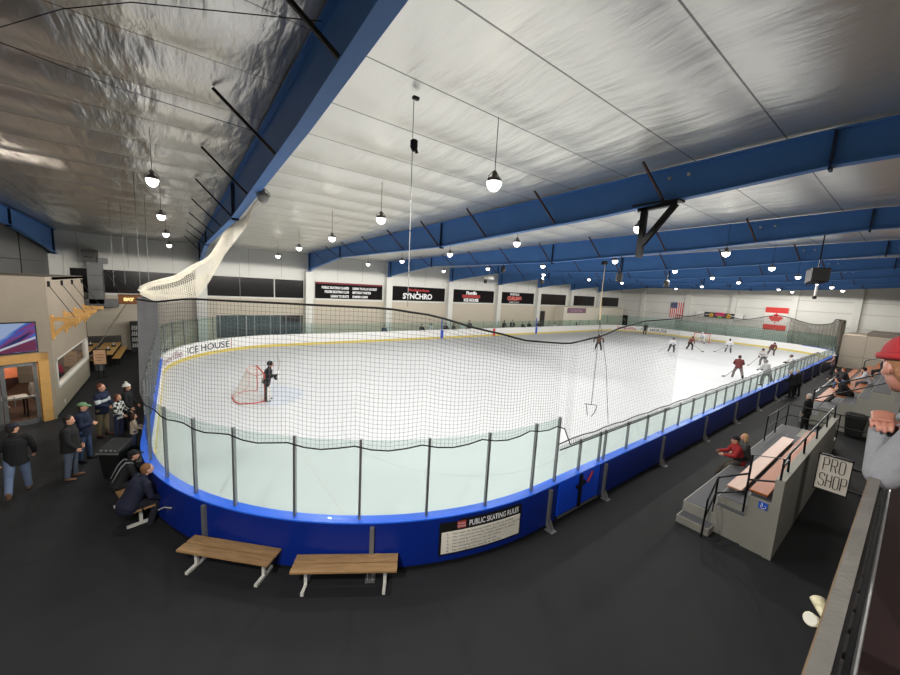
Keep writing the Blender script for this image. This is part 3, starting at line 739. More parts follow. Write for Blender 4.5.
vis = [(0.37, 5.02, 7.2, 'lit lamp nearest the camera left of the first blue beam', 150), (0.4, 9.79, 7.07, 'second lit lamp back, left of the first blue beam', 150), (0.44, 14.8, 6.95, 'third lit lamp back in the left row', 150), (0.49, 19.73, 6.8, 'farthest lit lamp of the left row', 150),
       (5.26, 0.09, 7.25, 'largest lit lamp, hanging at the centre of the white ceiling', P_ICE), (5.42, 4.87, 7.2, 'lit lamp second in the row behind the largest one', P_ICE), (5.64, 9.56, 7.05, 'lit lamp third in the row behind the largest one', P_ICE), (5.73, 14.67, 6.95, 'lit lamp fourth in the row near the far wall', P_ICE), (6.0, 20.68, 6.8, 'lit lamp closest to the far wall before the second beam', P_ICE),
       (10.72, 0.12, 7.25, 'lit lamp beside the black steel bracket', P_ICE), (11.09, 4.86, 7.2, 'lit lamp under the edge of the second beam', P_ICE), (11.65, 9.83, 7.05, 'lit lamp between the second and third beams', P_ICE), (12.39, 15.93, 6.93, 'small lit lamp below the second beam', P_ICE), (12.07, 20.4, 6.8, 'small lit lamp above the synchro banner', P_ICE),
       (17.29, -0.03, 7.25, 'lit lamp on the blue beams right of the bracket', P_ICE), (24.45, 0.04, 7.25, 'lit lamp on the blue beams left of the hanging speaker', P_ICE), (31.52, 0.18, 7.25, 'lit lamp just left of the large black speaker', P_ICE), (18.59, 5.02, 7.2, 'lit lamp left of the bracket among the far beams', P_ICE), (25.5, 4.87, 7.2, 'lit lamp behind the foot of the bracket', P_ICE), (18.93, 9.84, 7.05, 'tiny lit lamp over the middle of the ice', P_ICE), (19.0, 14.9, 6.95, 'tiny lit lamp over the far side of the ice', P_ICE)]
for x, y, z, lb, pw in vis: lamp(x, y, z, lb, True, pw)
lamp(-1.6, -3.4, 7.3, 'added unseen lamp brightening the lobby aisle beside the mezzanine', True, 1100)  # added out of view to lift the dark sign, benches and bleacher end
lamp(-2.6, -6.4, 7.2, 'lamp hanging over the mezzanine end above the lobby aisle', True, 900)
for x, o_ in ((4.0, 'nearest'), (12.5, 'second'), (21.0, 'third'), (30.0, 'fourth')): lamp(x, -7.6, 7.2, '%s added unseen lamp over the mezzanine behind the rail' % o_, True, 200 if o_ == 'nearest' else 230)  # row added behind the camera to light the near boards, sign and benches
lamp(2.36, 4.73, 7.2, 'unlit grey lamp hanging beside the first blue beam', False)
ROWN = {0.2: 'over the near boards', 4.9: 'second from the near boards', 9.8: 'over mid ice', 14.9: 'past mid ice', 20.4: 'closest to the far wall'}
ORD = {38.4: 'sixth', 45.3: 'seventh', 52.2: 'eighth', 58.8: 'last', 25.4: 'fourth', 32.2: 'fifth'}
for x, rows in ((25.4, (14.9,)), (32.2, (4.9, 14.9)), (38.4, (0.2, 4.9, 14.9)), (45.3, (0.2, 9.8)), (52.2, (0.2, 4.9, 14.9)), (58.8, (4.9,))):
    for y in rows: lamp(x, y, {0.2: 7.25, 4.9: 7.2, 9.8: 7.05, 14.9: 6.95}[y], 'tiny lit lamp in the %s roof bay, row %s' % (ORD[x], ROWN[y]), True, P_ICE * 1.6)
lamp(19.0, 20.4, 6.8, 'tiny lit lamp by the far wall past the third beam', True, P_ICE)

wire('ceiling_cable', [(-3.2, 5.2, 8.15), (-0.93, 2.45, 8.2), (-0.23, 1.4, 8.18), (0.4, 0.75, 8.2), (2.1, -0.3, 8.25)], 0.006, 'dark cable curving under the silver ceiling in the top left corner')
wire('ceiling_cable', [(-5.0, 3.0, 8.2), (-1.05, 2.9, 8.2), (0.08, 3.35, 8.2), (1.95, 3.6, 8.2)], 0.006, 'dark cable crossing the silver ceiling to the first blue beam')
# speakers hanging from beams
def speaker(x, y, z, s, label, zc, cyl=False):
    r = empty('hanging_speaker', (x, y, z), 0.5, label, 'speaker', 'hanging speakers')
    if cyl: MB().lathe((0, 0, -0.3 * s), [(0.16 * s, 0), (0.2 * s, 0.04 * s), (0.2 * s, 0.5 * s), (0.15 * s, 0.58 * s)], 14).build('cabinet', BLACK, r)
    else:
        MB().add([(a * s, b * s, c * s) for a, b, c in ((-0.32, -0.3, -0.26), (0.3, -0.26, -0.36), (0.3, 0.26, -0.36), (-0.32, 0.3, -0.26), (-0.3, -0.3, 0.3), (0.34, -0.26, 0.22), (0.34, 0.26, 0.22), (-0.3, 0.3, 0.3))],
                 [(0, 3, 2, 1), (4, 5, 6, 7), (0, 1, 5, 4), (1, 2, 6, 5), (2, 3, 7, 6), (3, 0, 4, 7)]).build('cabinet', BLACK, r, bevel=0.03); cab = r.children[-1]
        MB().box(-0.33 * s, -0.31 * s, -0.2 * s, 0.2 * s, -0.18 * s, 0.2 * s).build('grille', mat('grey horn', (22, 22, 24)), cab)
    MB().tube([(0, 0, 0.25 * s), (0, 0, zc - z)], 0.02, 6).build('hanger', BLACK_STEEL, r)
    return r
speaker(17.66, -2.54, 6.45, 0.8, 'large black box speaker hanging from the third beam at right', zbot(-2.5))
speaker(17.65, 4.2, 6.34, 0.75, 'black speaker hanging in front of the flag side beams', zbot(4.2), True)
speaker(25.37, 5.2, 6.4, 0.8, 'black speaker hanging right of the bracket foot', zbot(5.2), True)
speaker(17.65, 12.0, 6.78, 0.7, 'black speaker hanging over the far side blue line', zbot(12), True)
speaker(25.37, 15.0, 6.4, 0.8, 'black speaker hanging among the middle beams', zbot(15), True)
speaker(25.37, 22.0, 6.3, 0.8, 'black speaker hanging close to the far wall', zbot(20), True)
wl = empty('work_light', (17.5, -2.6, 5.82), 0, 'white pole with a black ball end under the large speaker', 'pole')
MB().tube([(0, 0, 0.3), (-0.03, 0, -0.05)], 0.03, 8).build('pole', WHITE_STEEL, wl); MB().ellipsoid((-0.03, 0, -0.1), (0.06, 0.06, 0.06)).build('end_ball', BLACK, wl)
pr = empty('projector', (24.0, 20.0, 6.55), 0, 'white ceiling projector hanging above the curling banner', 'projector')
MB().box(-0.35, 0.35, -0.3, 0.3, -0.16, 0.14).build('body', WHITE_STEEL, pr, bevel=0.04); MB().tube([(0, 0, 0.1), (0, 0, 0.7)], 0.03, 6).build('pole', WHITE_STEEL, pr)
# black steel bracket hung under the second beam
bk = empty('steel_bracket', (9.95, -0.55, 7.55), 0, 'black triangular steel bracket bolted under the second beam', 'bracket')
w = MB(); w.bar((0, 0.35, 0), (0, -0.5, 0.06), 0.13, 0.13); w.bar((0, 0.2, 0.05), (0, 0.2, -1.17), 0.13, 0.13); w.bar((0, -0.5, 0.03), (0, 0.16, -0.85), 0.12, 0.12); w.build('frame', BLACK_STEEL, bk)
MB().box(-0.16, 0.16, -0.62, 0.45, 0.06, 0.1).build('mounting_plate', BLACK_STEEL, bk)

# ------------------------------------------------------------------ banners, flags, scoreboard
def banner(x0, x1, name, label, z0=3.8, z1=5.32, col=(20, 17, 18)):
    r = empty(name, (0, 0, 0), 0, label, 'banner')
    r['sheet'] = MB().box(x0, x1, YF - 0.08, YF - 0.05, z0, z1).build('banner_sheet', mat('banner black', col, 0.7, spec=0.1), r).name
    w = MB(); w.bar((x0, YF - 0.07, z0), (x1, YF - 0.07, z0), 0.05); w.bar((x0, YF - 0.07, z1), (x1, YF - 0.07, z1), 0.05)
    w.build('frame_rail', WALL_WHITE, r)
    return r
TX = (1, 0, 0); TY = (0, 0, 1)
def wtext(par, body, x, z, size, m, align='LEFT', **k): return put_text('lettering', body, m, bpy.data.objects[par['sheet']], (x, YF - 0.085, z), TX, TY, size, align=align, **k)
b = banner(10.56, 17.1, 'banner', 'black banner with six lines of white text, first on the far wall')
MB().box(10.56, 17.1, YF - 0.086, YF - 0.08, 5.14, 5.32).build('red_stripe', mat('dark red stripe', (120, 34, 40)), b)
for t, x, z, al in (('PUBLIC SKATING CLASSES', 13.65, 4.72, 'RIGHT'), ('FIGURE SKATING CLUB', 13.65, 4.35, 'RIGHT'), ('LEARN TO SKATE', 13.65, 3.95, 'RIGHT'), ('LEARN TO PLAY HOCKEY', 14.0, 4.72, 'LEFT'), ('BIRTHDAY PARTIES', 14.0, 4.35, 'LEFT'), ('SUMMER CAMPS', 14.0, 3.95, 'LEFT')):
    wtext(b, t, x, z, 0.3, TXT_WHITE, al, xscale=0.72, bold=0.012)
b = banner(18.2, 24.85, 'banner', 'black banner reading synchro in white serif letters')
wtext(b, 'Pineville Ice House', 21.4, 4.85, 0.34, TXT_RED, 'CENTER', bold=0.01)
wtext(b, 'SYNCHRO', 21.3, 4.05, 0.78, TXT_WHITE, 'CENTER', bold=0.03)
MB().ellipsoid((21.2, YF - 0.09, 4.75), (0.08, 0.02, 0.12)).build('figure_mark', TXT_WHITE, b)
b = banner(26.0, 32.5, 'banner', 'black banner with a boxed rink name, third on the far wall')
MB().box(27.4, 30.2, YF - 0.085, YF - 0.08, 4.36, 4.72).build('red_stripe', mat('red stripe', (170, 50, 52)), b)
wtext(b, 'Pineville', 28.8, 4.78, 0.5, TXT_WHITE, 'CENTER', bold=0.03); wtext(b, 'ICE HOUSE', 28.8, 3.95, 0.46, TXT_WHITE, 'CENTER', bold=0.03)
b = banner(33.7, 40.2, 'banner', 'black banner with pink outlined curling word, fourth on the far wall')
wtext(b, 'PINEVILLE', 36.3, 4.9, 0.4, TXT_WHITE, 'CENTER', bold=0.01)
wtext(b, 'CURLING', 36.3, 4.3, 0.62, mat('pink letter vinyl', (214, 110, 104)), 'CENTER', bold=0.05); wtext(b, 'LEARN TO PLAY', 36.3, 3.92, 0.26, TXT_WHITE, 'CENTER')
for i, x in enumerate((41.4, 49.2, 56.9)):
    band(x, x + 6.2, ['dark window strip after the curling banner', 'dark window strip above the white block room', 'last dark window strip by the far end wall'][i], name='window_%d' % (5 + i))
# white block room on the far side
rm = tag(MB().box(45.2, 62.2, 26.5, YF - 0.06, FLOOR, 3.66).build('wall_room', mat('cream block room', (214, 206, 190), 0.7)), 'cream block room standing in front of the far wall', 'wall', kind='structure')
mv = empty('banner', (0, 0, 0), 0, 'mauve banner hung on the cream block room', 'banner')
MB().box(46.0, 50.7, 26.44, 26.48, 2.75, 3.5).build('banner_sheet', mat('mauve banner', (128, 96, 112), 0.6, var=0.25, scale=9), mv)
put_text('lettering', 'ICE SKATING', mat('pale mauve', (196, 176, 186)), mv, (48.3, 26.43, 2.95), TX, TY, 0.45, align='CENTER', xscale=1.1)
tag(MB().box(41.9, 42.9, YF - 0.09, YF - 0.03, FLOOR, 2.9).build('door_2', mat('dark door', (44, 40, 36))), 'dark doorway on the far wall beside the block room', 'door', kind='structure')
tag(MB().box(X1 - 0.1, X1 - 0.02, 26.5, 27.5, FLOOR, 2.4).build('door_3', mat('black doorway', (30, 30, 30))), 'black doorway in the far corner', 'door', kind='structure')
# end wall flags (text and patterns as real pieces)
fl = empty('us_flag', (X1 - 0.12, 0, 0), 0, 'american flag hanging vertically on the far end wall', 'flag')
y0, y1, z0, z1 = 17.95, 19.8, 2.75, 5.15
MB().box(-0.012, 0.0, y0, y1, z0, z1).build('flag_cloth', mat('flag white', (232, 226, 220), 0.8), fl)
w = MB(); sw_ = (y1 - y0) / 13
for i in range(0, 13, 2): w.box(-0.02, -0.012, y0 + i * sw_, y0 + (i + 1) * sw_, z0, z1)
w.build('red_stripes', mat('flag red', (206, 62, 66), 0.8), fl)
MB().box(-0.03, -0.02, y1 - 7 * sw_, y1, z1 - 0.9, z1).build('canton', mat('flag navy', (52, 58, 104), 0.8), fl); cant = fl.children[-1]
w = MB()
for i in range(5):
    for j in range(6):
        cy, cz = y1 - 0.1 - 0.17 * j, z1 - 0.1 - 0.17 * i
        pts = [(-0.031, cy + (0.045 if k % 2 == 0 else 0.018) * math.sin(k * PI / 5), cz + (0.045 if k % 2 == 0 else 0.018) * math.cos(k * PI / 5)) for k in range(10)]
        w.add(pts, [tuple(range(10))])
w.build('stars', mat('flag star', (236, 236, 236)), cant)
cf = empty('canadian_flag', (X1 - 0.12, 0, 0), 0, 'red and white canadian flag hanging vertically on the far end wall', 'flag')
y0, y1, z0, z1 = 5.75, 8.05, 2.25, 5.25
MB().box(-0.012, 0, y0, y1, z0, z1).build('flag_cloth', mat('flag white', (232, 226, 220), 0.8), cf)
CR = mat('flag bright red', (216, 66, 62), 0.8)
MB().box(-0.02, -0.012, y0, y1, z1 - 0.72, z1).build('red_bar', CR, cf); MB().box(-0.02, -0.012, y0, y1, z0, z0 + 0.72).build('red_bar', CR, cf)
leaf = [(0, 1), (0.14, 0.72), (0.32, 0.8), (0.25, 0.3), (0.5, 0.55), (0.55, 0.42), (0.85, 0.45), (0.75, 0.2), (0.88, 0.08), (0.45, -0.28), (0.5, -0.42), (0.06, -0.36), (0.06, -0.8)]
leaf = leaf + [(-a, b) for a, b in reversed(leaf[1:])]
cy, cz = (y0 + y1) / 2, (z0 + z1) / 2
MB().prism([(a * 0.85, b * 0.8) for a, b in leaf], -0.022, -0.012, lambda x, a, b: (x, cy - b * 0 - a, cz + b)).build('maple_leaf', CR, cf)
sc = empty('scoreboard', (X1 - 0.58, 0, 0), 0, 'long scoreboard of black and white panels on the end wall', 'scoreboard')
MB().box(0, 0.2, 10.2, 15.9, 3.3, 4.0).build('case', mat('scoreboard black', (34, 26, 26), 0.4), sc)
SW = mat('white ad panel', (224, 222, 218), 0.5)
for a, b_ in ((14.9, 15.9), (10.2, 11.2)):
    MB().box(-0.02, 0, a, b_, 3.2, 4.1).build('ad_panel', SW, sc)
MB().box(-0.02, 0, 12.4, 13.5, 3.55, 4.05).build('sponsor_panel', mat('magenta panel', (232, 46, 110), 0.5), sc)
for y in (14.0, 11.9): MB().prism([(0.3 * math.cos(i * PI / 6), 0.3 * math.sin(i * PI / 6)) for i in range(12)], -0.03, 0.0, lambda x, a, b, y=y: (x, y + a, 3.6 + b)).build('yellow_disc', mat('yellow disc', (224, 168, 50), 0.5), sc)
for y in (14.55, 11.5): MB().box(-0.02, 0, y - 0.35, y + 0.3, 3.62, 3.7).build('digit_row', SW, sc)
MB().box(-0.02, 0, 12.7, 13.2, 3.34, 3.5).build('clock_row', emit('green digits', (120, 255, 90), 0.7), sc)
# beige room box at the far right
bx = empty('wall_box_room', (0, 0, 0), 0, 'beige panelled box room at the far right of the rink', 'wall', kind='structure')
MB().box(52, 60, -9, -0.42, FLOOR, 3.05).build('panel', mat('beige box panel', (176, 164, 148), 0.7, var=0.06), bx)
w = MB()
for y in (-2.0, -3.6, -5.2): w.box(51.985, 52.0, y - 0.012, y + 0.012, FLOOR, 3.05)
w.box(51.985, 52.0, -9, -0.42, 1.0, 1.025); w.build('seam', mat('seam brown', (120, 110, 100)), bx)
MB().box(52.3, 59, -8, -1.9, 3.06, 3.4).build('stored_roll', mat('dark taupe', (110, 100, 92)), bx)

# ------------------------------------------------------------------ lobby on the left
c0 = V((-2.92, 13.58, 0)); dw = V((-1.2, -0.64, 0)).normalized(); nw = V((0.64 * 0.882, -0.882 * 1.2 / 1.0, 0)).normalized(); nw = V((-dw.y, dw.x, 0));
if nw.y > 0: nw = -nw
def lobby(u, out, z): p = c0 + dw * u + nw * out; return V((p.x, p.y, z))
def lbox(u0, u1, o0, o1, z0, z1):
    return MB().add([lobby(u, o, z) for z in (z0, z1) for o in (o0, o1) for u in (u0, u1)], [(0, 2, 3, 1), (4, 5, 7, 6), (0, 1, 5, 4), (2, 6, 7, 3), (0, 4, 6, 2), (1, 3, 7, 5)])
lf = empty('wall_lobby_front', (0, 0, 0), 0, 'taupe lobby wall above the wooden framed glass doors', 'wall', kind='structure')
lbox(0, 2.75, -0.15, 0, 2.05, 4.96).build('panel', LOBBY, lf); lbox(0, 0.1, -0.15, 0, FLOOR, 2.05).build('panel', LOBBY, lf)
ls = empty('wall_lobby_side', (0, 0, 0), 0, 'taupe lobby side wall with a long window', 'wall', kind='structure')
SX = -2.92; SY0, SY1 = 13.62, 20.2; WZ0, WZ1 = 0.95, 1.98
for y0, y1, z0, z1 in ((SY0, SY1, WZ1, 4.96), (SY0, SY1, FLOOR, WZ0), (SY0, 14.05, WZ0, WZ1), (19.9, SY1, WZ0, WZ1)):
    MB().box(SX - 0.15, SX, y0, y1, z0, z1).build('panel', LOBBY, ls)
MB().box(SX, SX + 0.02, SY0, SY1, FLOOR, FLOOR + 0.1).build('skirting', BLACK, ls)
MB().box(SX, SX + 0.015, 14.75, 14.85, 0.12, 0.26).build('outlet', WHITE_STEEL, ls)
MB().box(-5.3, SX, SY1 - 0.15, SY1, FLOOR, 4.96).build('panel', LOBBY, ls)
tag(MB().box(-5.3, SX, 14.5, SY1, 4.85, 4.95).build('ceiling_lobby', LOBBY), 'flat top of the lobby box', 'ceiling', kind='structure')
# lobby interior
tag(MB().box(-5.35, -5.3, 11, 20.0, FLOOR, 2.6).build('wall_lobby_back', mat('maroon interior', (84, 50, 44), 0.7)), 'dark reddish interior wall of the lobby', 'wall', kind='structure')
w4 = empty('window_8', (0, 0, 0), 0, 'long window in the lobby side wall', 'window', kind='structure')
for y0, y1, z0, z1 in ((14.05, 19.9, WZ1 - 0.05, WZ1), (14.05, 19.9, WZ0 - 0.06, WZ0 + 0.03), (14.05, 14.1, WZ0, WZ1), (19.85, 19.9, WZ0, WZ1)):
    MB().box(SX - 0.14, SX + 0.035, y0, y1, z0, z1).build('window_frame', WHITE_STEEL, w4)
MB().box(SX - 0.08, SX - 0.07, 14.1, 19.85, WZ0 + 0.03, WZ1 - 0.05).build('pane', glass_mat('lobby glass', (0.8, 0.8, 0.8)), w4)
# double doors with wooden surround
dr = empty('door_1', (0, 0, 0), 0, 'double glass doors in a wooden surround', 'door', kind='structure')
for u0, u1, z0, z1 in ((0.1, 0.36, FLOOR, 2.35), (0.1, 2.7, 2.06, 2.35), (2.45, 2.7, FLOOR, 2.35)):
    lbox(u0, u1, -0.16, 0.06, z0, z1).build('wooden_surround', PINE, dr, bevel=0.01)
for u0, u1 in ((0.38, 1.22), (1.24, 2.1)):
    for a, b_, z0, z1 in ((u0, u0 + 0.1, FLOOR, 2.04), (u1 - 0.1, u1, FLOOR, 2.04), (u0, u1, FLOOR, 0.06), (u0, u1, 1.94, 2.04)):
        lbox(a, b_, -0.05, 0.0, z0, z1).build('door_frame', ALU, dr)
    lbox(u0 + 0.1, u1 - 0.1, -0.03, -0.02, 0.06, 1.94).build('pane', glass_mat('door glass', (0.75, 0.75, 0.75)), dr)
    lbox(u0 + 0.06, u1 - 0.06, 0.02, 0.05, 0.86, 0.9).build('push_bar', ALU, dr)
for z in (0.62, 0.95):
    lbox(1.1, 1.14, 0.0, 0.1, z, z + 0.03).build('door_handle', ALU, dr)
lbox(0.98, 1.0, 0.08, 0.1, 0.62, 0.98).build('door_handle', ALU, dr)
tag(lbox(0.2, 2.6, -1.8, -0.2, FLOOR - 0.02, FLOOR + 0.004).build('floor_lobby', mat('brown lobby carpet', (92, 66, 50), 0.9, var=0.2)), 'brown carpet inside the lobby doors', 'floor', kind='structure')
tag(MB().box(-5.3, SX - 0.16, 14.2, 20.0, FLOOR - 0.02, FLOOR + 0.003).build('floor_lobby', MATS['brown lobby carpet']), 'brown carpet behind the lobby window', 'floor', kind='structure')
for i, (x, y) in enumerate(((-4.2, 13.7), (-4.2, 17.5))):
    ll = empty('ceiling_light', (x, y, 2.75), 0, ['small ceiling light inside the lobby doors', 'small ceiling light inside the lobby behind the window'][i], 'lamp')
    MB().lathe((0, 0, 0), [(0.16, 0.0), (0.16, 0.05), (0.1, 0.07)], 16).build('housing', WHITE_STEEL, ll); MB().lathe((0, 0, -0.01), [(0.14, 0), (0.14, 0.01)], 16).build('diffuser', LENS, ll); MB().tube([(0, 0, 0.06), (0, 0, 2.1)], 0.01, 6).build('cord', BLACK, ll)
    li = bpy.data.lights.new('lamp_light', 'POINT'); li.energy = 230; li.color = (1, 0.9, 0.78); li.shadow_soft_size = 0.12; lo = bpy.data.objects.new('lamp_light', li); COL.objects.link(lo); lo.location = (0, 0, -0.15); lo.parent = ll
# things seen through the doors
mtn = tag(lbox(0.4, 2.2, -1.75, -1.7, 1.25, 2.05).build('wall_picture', mat('orange and pink mural', (206, 120, 84), 0.7, var=0.45, scale=2.2)), 'orange and pink picture seen through the glass doors', 'picture')
lt = empty('lobby_table', lobby(0.8, -1.2, FLOOR), 0.4, 'white table top seen through the glass door', 'table')
MB().box(-0.45, 0.45, -0.3, 0.3, 0.72, 0.76).build('table_top', WHITE_STEEL, lt)
for a in (-0.38, 0.38):
    for b_ in (-0.22, 0.22): MB().box(a - 0.02, a + 0.02, b_ - 0.02, b_ + 0.02, 0, 0.72).build('leg', BLACK_STEEL, lt)
# television
tv = empty('television', (0, 0, 0), 0, 'wall television showing blue and magenta graphics above the doors', 'television')
bez = lbox(0.33, 1.95, 0.02, 0.08, 2.40, 3.45).build('bezel', BLACK, tv)
def tvmat():
    m = bpy.data.materials.new('television picture'); m.use_nodes = True; N = m.node_tree.nodes; L = m.node_tree.links; b = N['Principled BSDF']
    b.inputs['Base Color'].default_value = (0.01, 0.01, 0.01, 1); b.inputs['Roughness'].default_value = 0.2
    tc = N.new('ShaderNodeTexCoord'); mp = N.new('ShaderNodeMapping'); mp0 = N.new('ShaderNodeMapping'); mp0.inputs['Rotation'].default_value = (0, math.radians(40), 0); L.new(tc.outputs['Object'], mp0.inputs['Vector']); mp.inputs['Scale'].default_value = (0.35, 0.35, 2.2)
    L.new(mp0.outputs['Vector'], mp.inputs['Vector'])
    nz = N.new('ShaderNodeTexNoise'); nz.inputs['Scale'].default_value = 1.5; nz.inputs['Detail'].default_value = 2; L.new(mp.outputs['Vector'], nz.inputs['Vector'])
    cr = N.new('ShaderNodeValToRGB'); L.new(nz.outputs['Fac'], cr.inputs[0]); e = cr.color_ramp.elements
    e[0].position = 0.30; e[0].color = rgb((22, 30, 110)); e[1].position = 0.60; e[1].color = rgb((178, 204, 246))
    for p, c in ((0.36, (150, 60, 130)), (0.42, (60, 90, 205)), (0.47, (96, 150, 236)), (0.53, (190, 200, 240))):
        q = e.new(p); q.color = rgb(c)
    L.new(cr.outputs[0], b.inputs['Emission Color']); b.inputs['Emission Strength'].default_value = 0.75
    return m
lbox(0.36, 1.92, 0.08, 0.086, 2.44, 3.41).build('screen', tvmat(), bez)
w = MB(); w.add([lobby(u, 0.09, z) for u, z in ((0.37, 2.45), (1.35, 2.45), (0.37, 2.85))], [(0, 1, 2)]); w.add([lobby(u, 0.088, z) for u, z in ((1.35, 2.45), (1.5, 2.45), (0.37, 2.95), (0.37, 2.87))], [(0, 1, 2, 3)]); w.mi = [0, 1]
w.build('screen_graphic', [emit('maroon graphic', (130, 44, 88), 0.7), emit('white graphic', (220, 220, 235), 0.8)], bez)
# wooden brackets with stay cables on the side wall
for i, y in enumerate((13.9, 15.8, 17.6, 19.65)):
    r = empty('awning_bracket', (SX, y, 0), 0, ['nearest wooden awning bracket, at the lobby corner', 'second wooden awning bracket along the lobby side wall', 'third wooden awning bracket along the lobby side wall', 'farthest wooden awning bracket on the lobby side wall'][i], 'bracket', 'wooden awning brackets')
    MB().box(0, 0.06, -0.09, 0.09, 2.75, 3.62).build('wall_plate', PINE, r)
    MB().bar((0.03, 0, 3.48), (0.72, 0, 3.46), 0.12, 0.14).build('arm', PINE, r)
    MB().bar((0.05, 0, 2.9), (0.5, 0, 3.42), 0.1, 0.11).build('strut', PINE, r)
    MB().tube([(0.01, 0, 4.7), (0.62, 0, 3.52)], 0.012, 5).build('stay_cable', BLACK_STEEL, r)
    MB().box(0, 0.06, -0.05, 0.05, 4.62, 4.82).build('cable_plate', BLACK_STEEL, r)
# EAT sign
es = empty('eat_sign', (0, 0, 0), 0, 'wooden sign with lit EAT letters hanging by the netting', 'sign')
MB().box(-1.95, -0.9, 22.95, 23.05, 3.42, 3.98).build('board', mat('sign wood', (120, 72, 34), 0.6, var=0.25, stretch=(1, 1, 8)), es)
for z in (3.44, 3.92): MB().box(-1.97, -0.88, 22.92, 23.08, z, z + 0.05).build('sign_frame', mat('sign wood dark', (96, 58, 28), 0.6), es)
put_text('lettering', 'EAT', emit('lit letters', (255, 226, 150), 1.8), es, (-1.5, 22.93, 3.62), (1, 0, 0), (0, 0, 1), 0.22, align='CENTER', bold=0.02, xscale=1.1)
MB().tube([(-1.0, 23.0, 3.97), (-2.85, 27.9, 5.3)], 0.02, 5).build('stay_cable', STEEL_GREY, es)
MB().tube([(-1.8, 23.0, 3.97), (-2.9, 27.9, 5.2)], 0.01, 5).build('stay_cable', STEEL_GREY, es)
# ventilation duct on the far wall
du = empty('air_duct', (0, 0, 0), 0, 'grey square air duct dropping down the far wall beside the lobby', 'duct')
MB().box(-3.75, -3.05, 27.4, 28.04, 3.1, 5.8).build('drop', STEEL_GREY, du); MB().box(-3.9, -3.25, 27.2, 28.04, 5.75, 6.5).build('fan_box', mat('dark duct', (84, 82, 78), 0.5), du)
MB().lathe((-3.58, 27.19, 6.05), [(0.2, -0.02), (0.2, 0.02)], 14).build('fan_ring', BLACK, du); MB().box(-3.2, -2.8, 27.3, 28.04, 5.7, 6.05).build('side_box', STEEL_GREY, du)
MB().box(-4.1, -2.4, 27.4, 28.04, 2.9, 3.4).build('outlet', STEEL_GREY, du)
for z in (4.0, 4.9): MB().box(-3.77, -3.03, 27.38, 28.05, z, z + 0.03).build('joint', mat('dark duct', (84, 82, 78), 0.5), du)
tag(MB().bar((-2.9, 20.3, 0.9), (-1.75, 27.95, 3.6), 0.03, 0.03).build('wall_pipe', mat('wall pipe taupe', (120, 110, 100))), 'thin taupe conduit slanting up the dining corner wall', 'pipe')
# drinks fridge
fg = empty('drinks_fridge', (-1.45, 27.5, FLOOR), 0, 'black drinks fridge with shelves of bottles by the netting', 'fridge')
MB().box(-0.42, 0.42, -0.3, 0.4, 0, 2.05).build('cabinet', BLACK, fg); 
for z in (0.35, 0.75, 1.15, 1.55): MB().box(-0.36, 0.36, -0.42, -0.3, z, z + 0.02).build('shelf', WHITE_STEEL, fg)
bt0 = None
for z in (0.37, 0.77, 1.17, 1.57):
    for k in range(7):
        if bt0 is None:
            bt0 = MB().lathe((0, 0, 0), [(0.032, 0), (0.034, 0.15), (0.014, 0.2), (0.014, 0.25)], 8).build('drink_bottle', mat('pale bottles', (176, 176, 172), 0.3, var=0.5, scale=14), None, True); o = bt0
        else: o = bt0.copy(); COL.objects.link(o)
        o.location = (-1.45 - 0.3 + k * 0.1, 27.5 - 0.36, FLOOR + z + 0.003)
        tag(o, 'pale drink bottle on a shelf of the black fridge', 'bottle', 'bottles in the drinks fridge')
# picnic tables with benches
def picnic(x, y, rz, label):
    r = empty('dining_table', (x, y, FLOOR), rz, label, 'table')
    MB().box(-0.42, 0.42, -2.2, 2.2, 0.71, 0.77).build('table_top', PINE, r, bevel=0.01)
    for yy in (-1.9, 0, 1.9):
        w = MB(); w.bar((-0.3, yy, 0), (-0.3, yy, 0.71), 0.06); w.bar((0.3, yy, 0), (0.3, yy, 0.71), 0.06); w.bar((-0.3, yy, 0.68), (0.3, yy, 0.68), 0.05); w.build('leg', BLACK_STEEL, r)
    return r
def slab_bench(x, y, rz, label):
    r = empty('dining_bench', (x, y, FLOOR), rz, label, 'bench')
    MB().box(-0.17, 0.17, -2.1, 2.1, 0.41, 0.46).build('seat', PINE, r, bevel=0.01)
    for yy in (-1.8, 1.8):
        w = MB(); w.bar((-0.12, yy, 0), (-0.12, yy, 0.41), 0.05); w.bar((0.12, yy, 0), (0.12, yy, 0.41), 0.05); w.bar((-0.12, yy, 0.03), (0.12, yy, 0.03), 0.05); w.build('leg', BLACK_STEEL, r)
picnic(-2.72, 24.6, 0.0, 'long pine dining table behind the menu stand'); slab_bench(-2.2, 24.9, 0.0, 'pine bench on the rink side of the dining tables')
slab_bench(-3.27, 24.6, 0.0, 'pine bench between the menu stand and the lobby wall')
picnic(-3.8, 24.6, 0.0, 'second pine dining table farther from the rink')
tag(MB().box(-4.6, -2.4, 27.3, 27.9, FLOOR, 0.95).build('wall_counter', mat('dark counter', (70, 66, 62))), 'dark counter under the dining corner wall', 'counter', kind='structure')
for i, (x, y) in enumerate(((-2.6, 23.6), (-2.5, 25.0), (-3.6, 25.6))):
    r = empty('condiment_caddy', (x, y, 0.65), 0, ['dark caddy on the near end of the dining table', 'dark caddy on the middle of the dining table', 'dark caddy on the second dining table'][i], 'caddy')
    MB().box(-0.1, 0.1, -0.07, 0.07, 0, 0.1).build('box', BLACK, r); MB().lathe((0, 0, 0.1), [(0.035, 0), (0.035, 0.1), (0.02, 0.14)], 8).build('bottle', WHITE_STEEL, r)
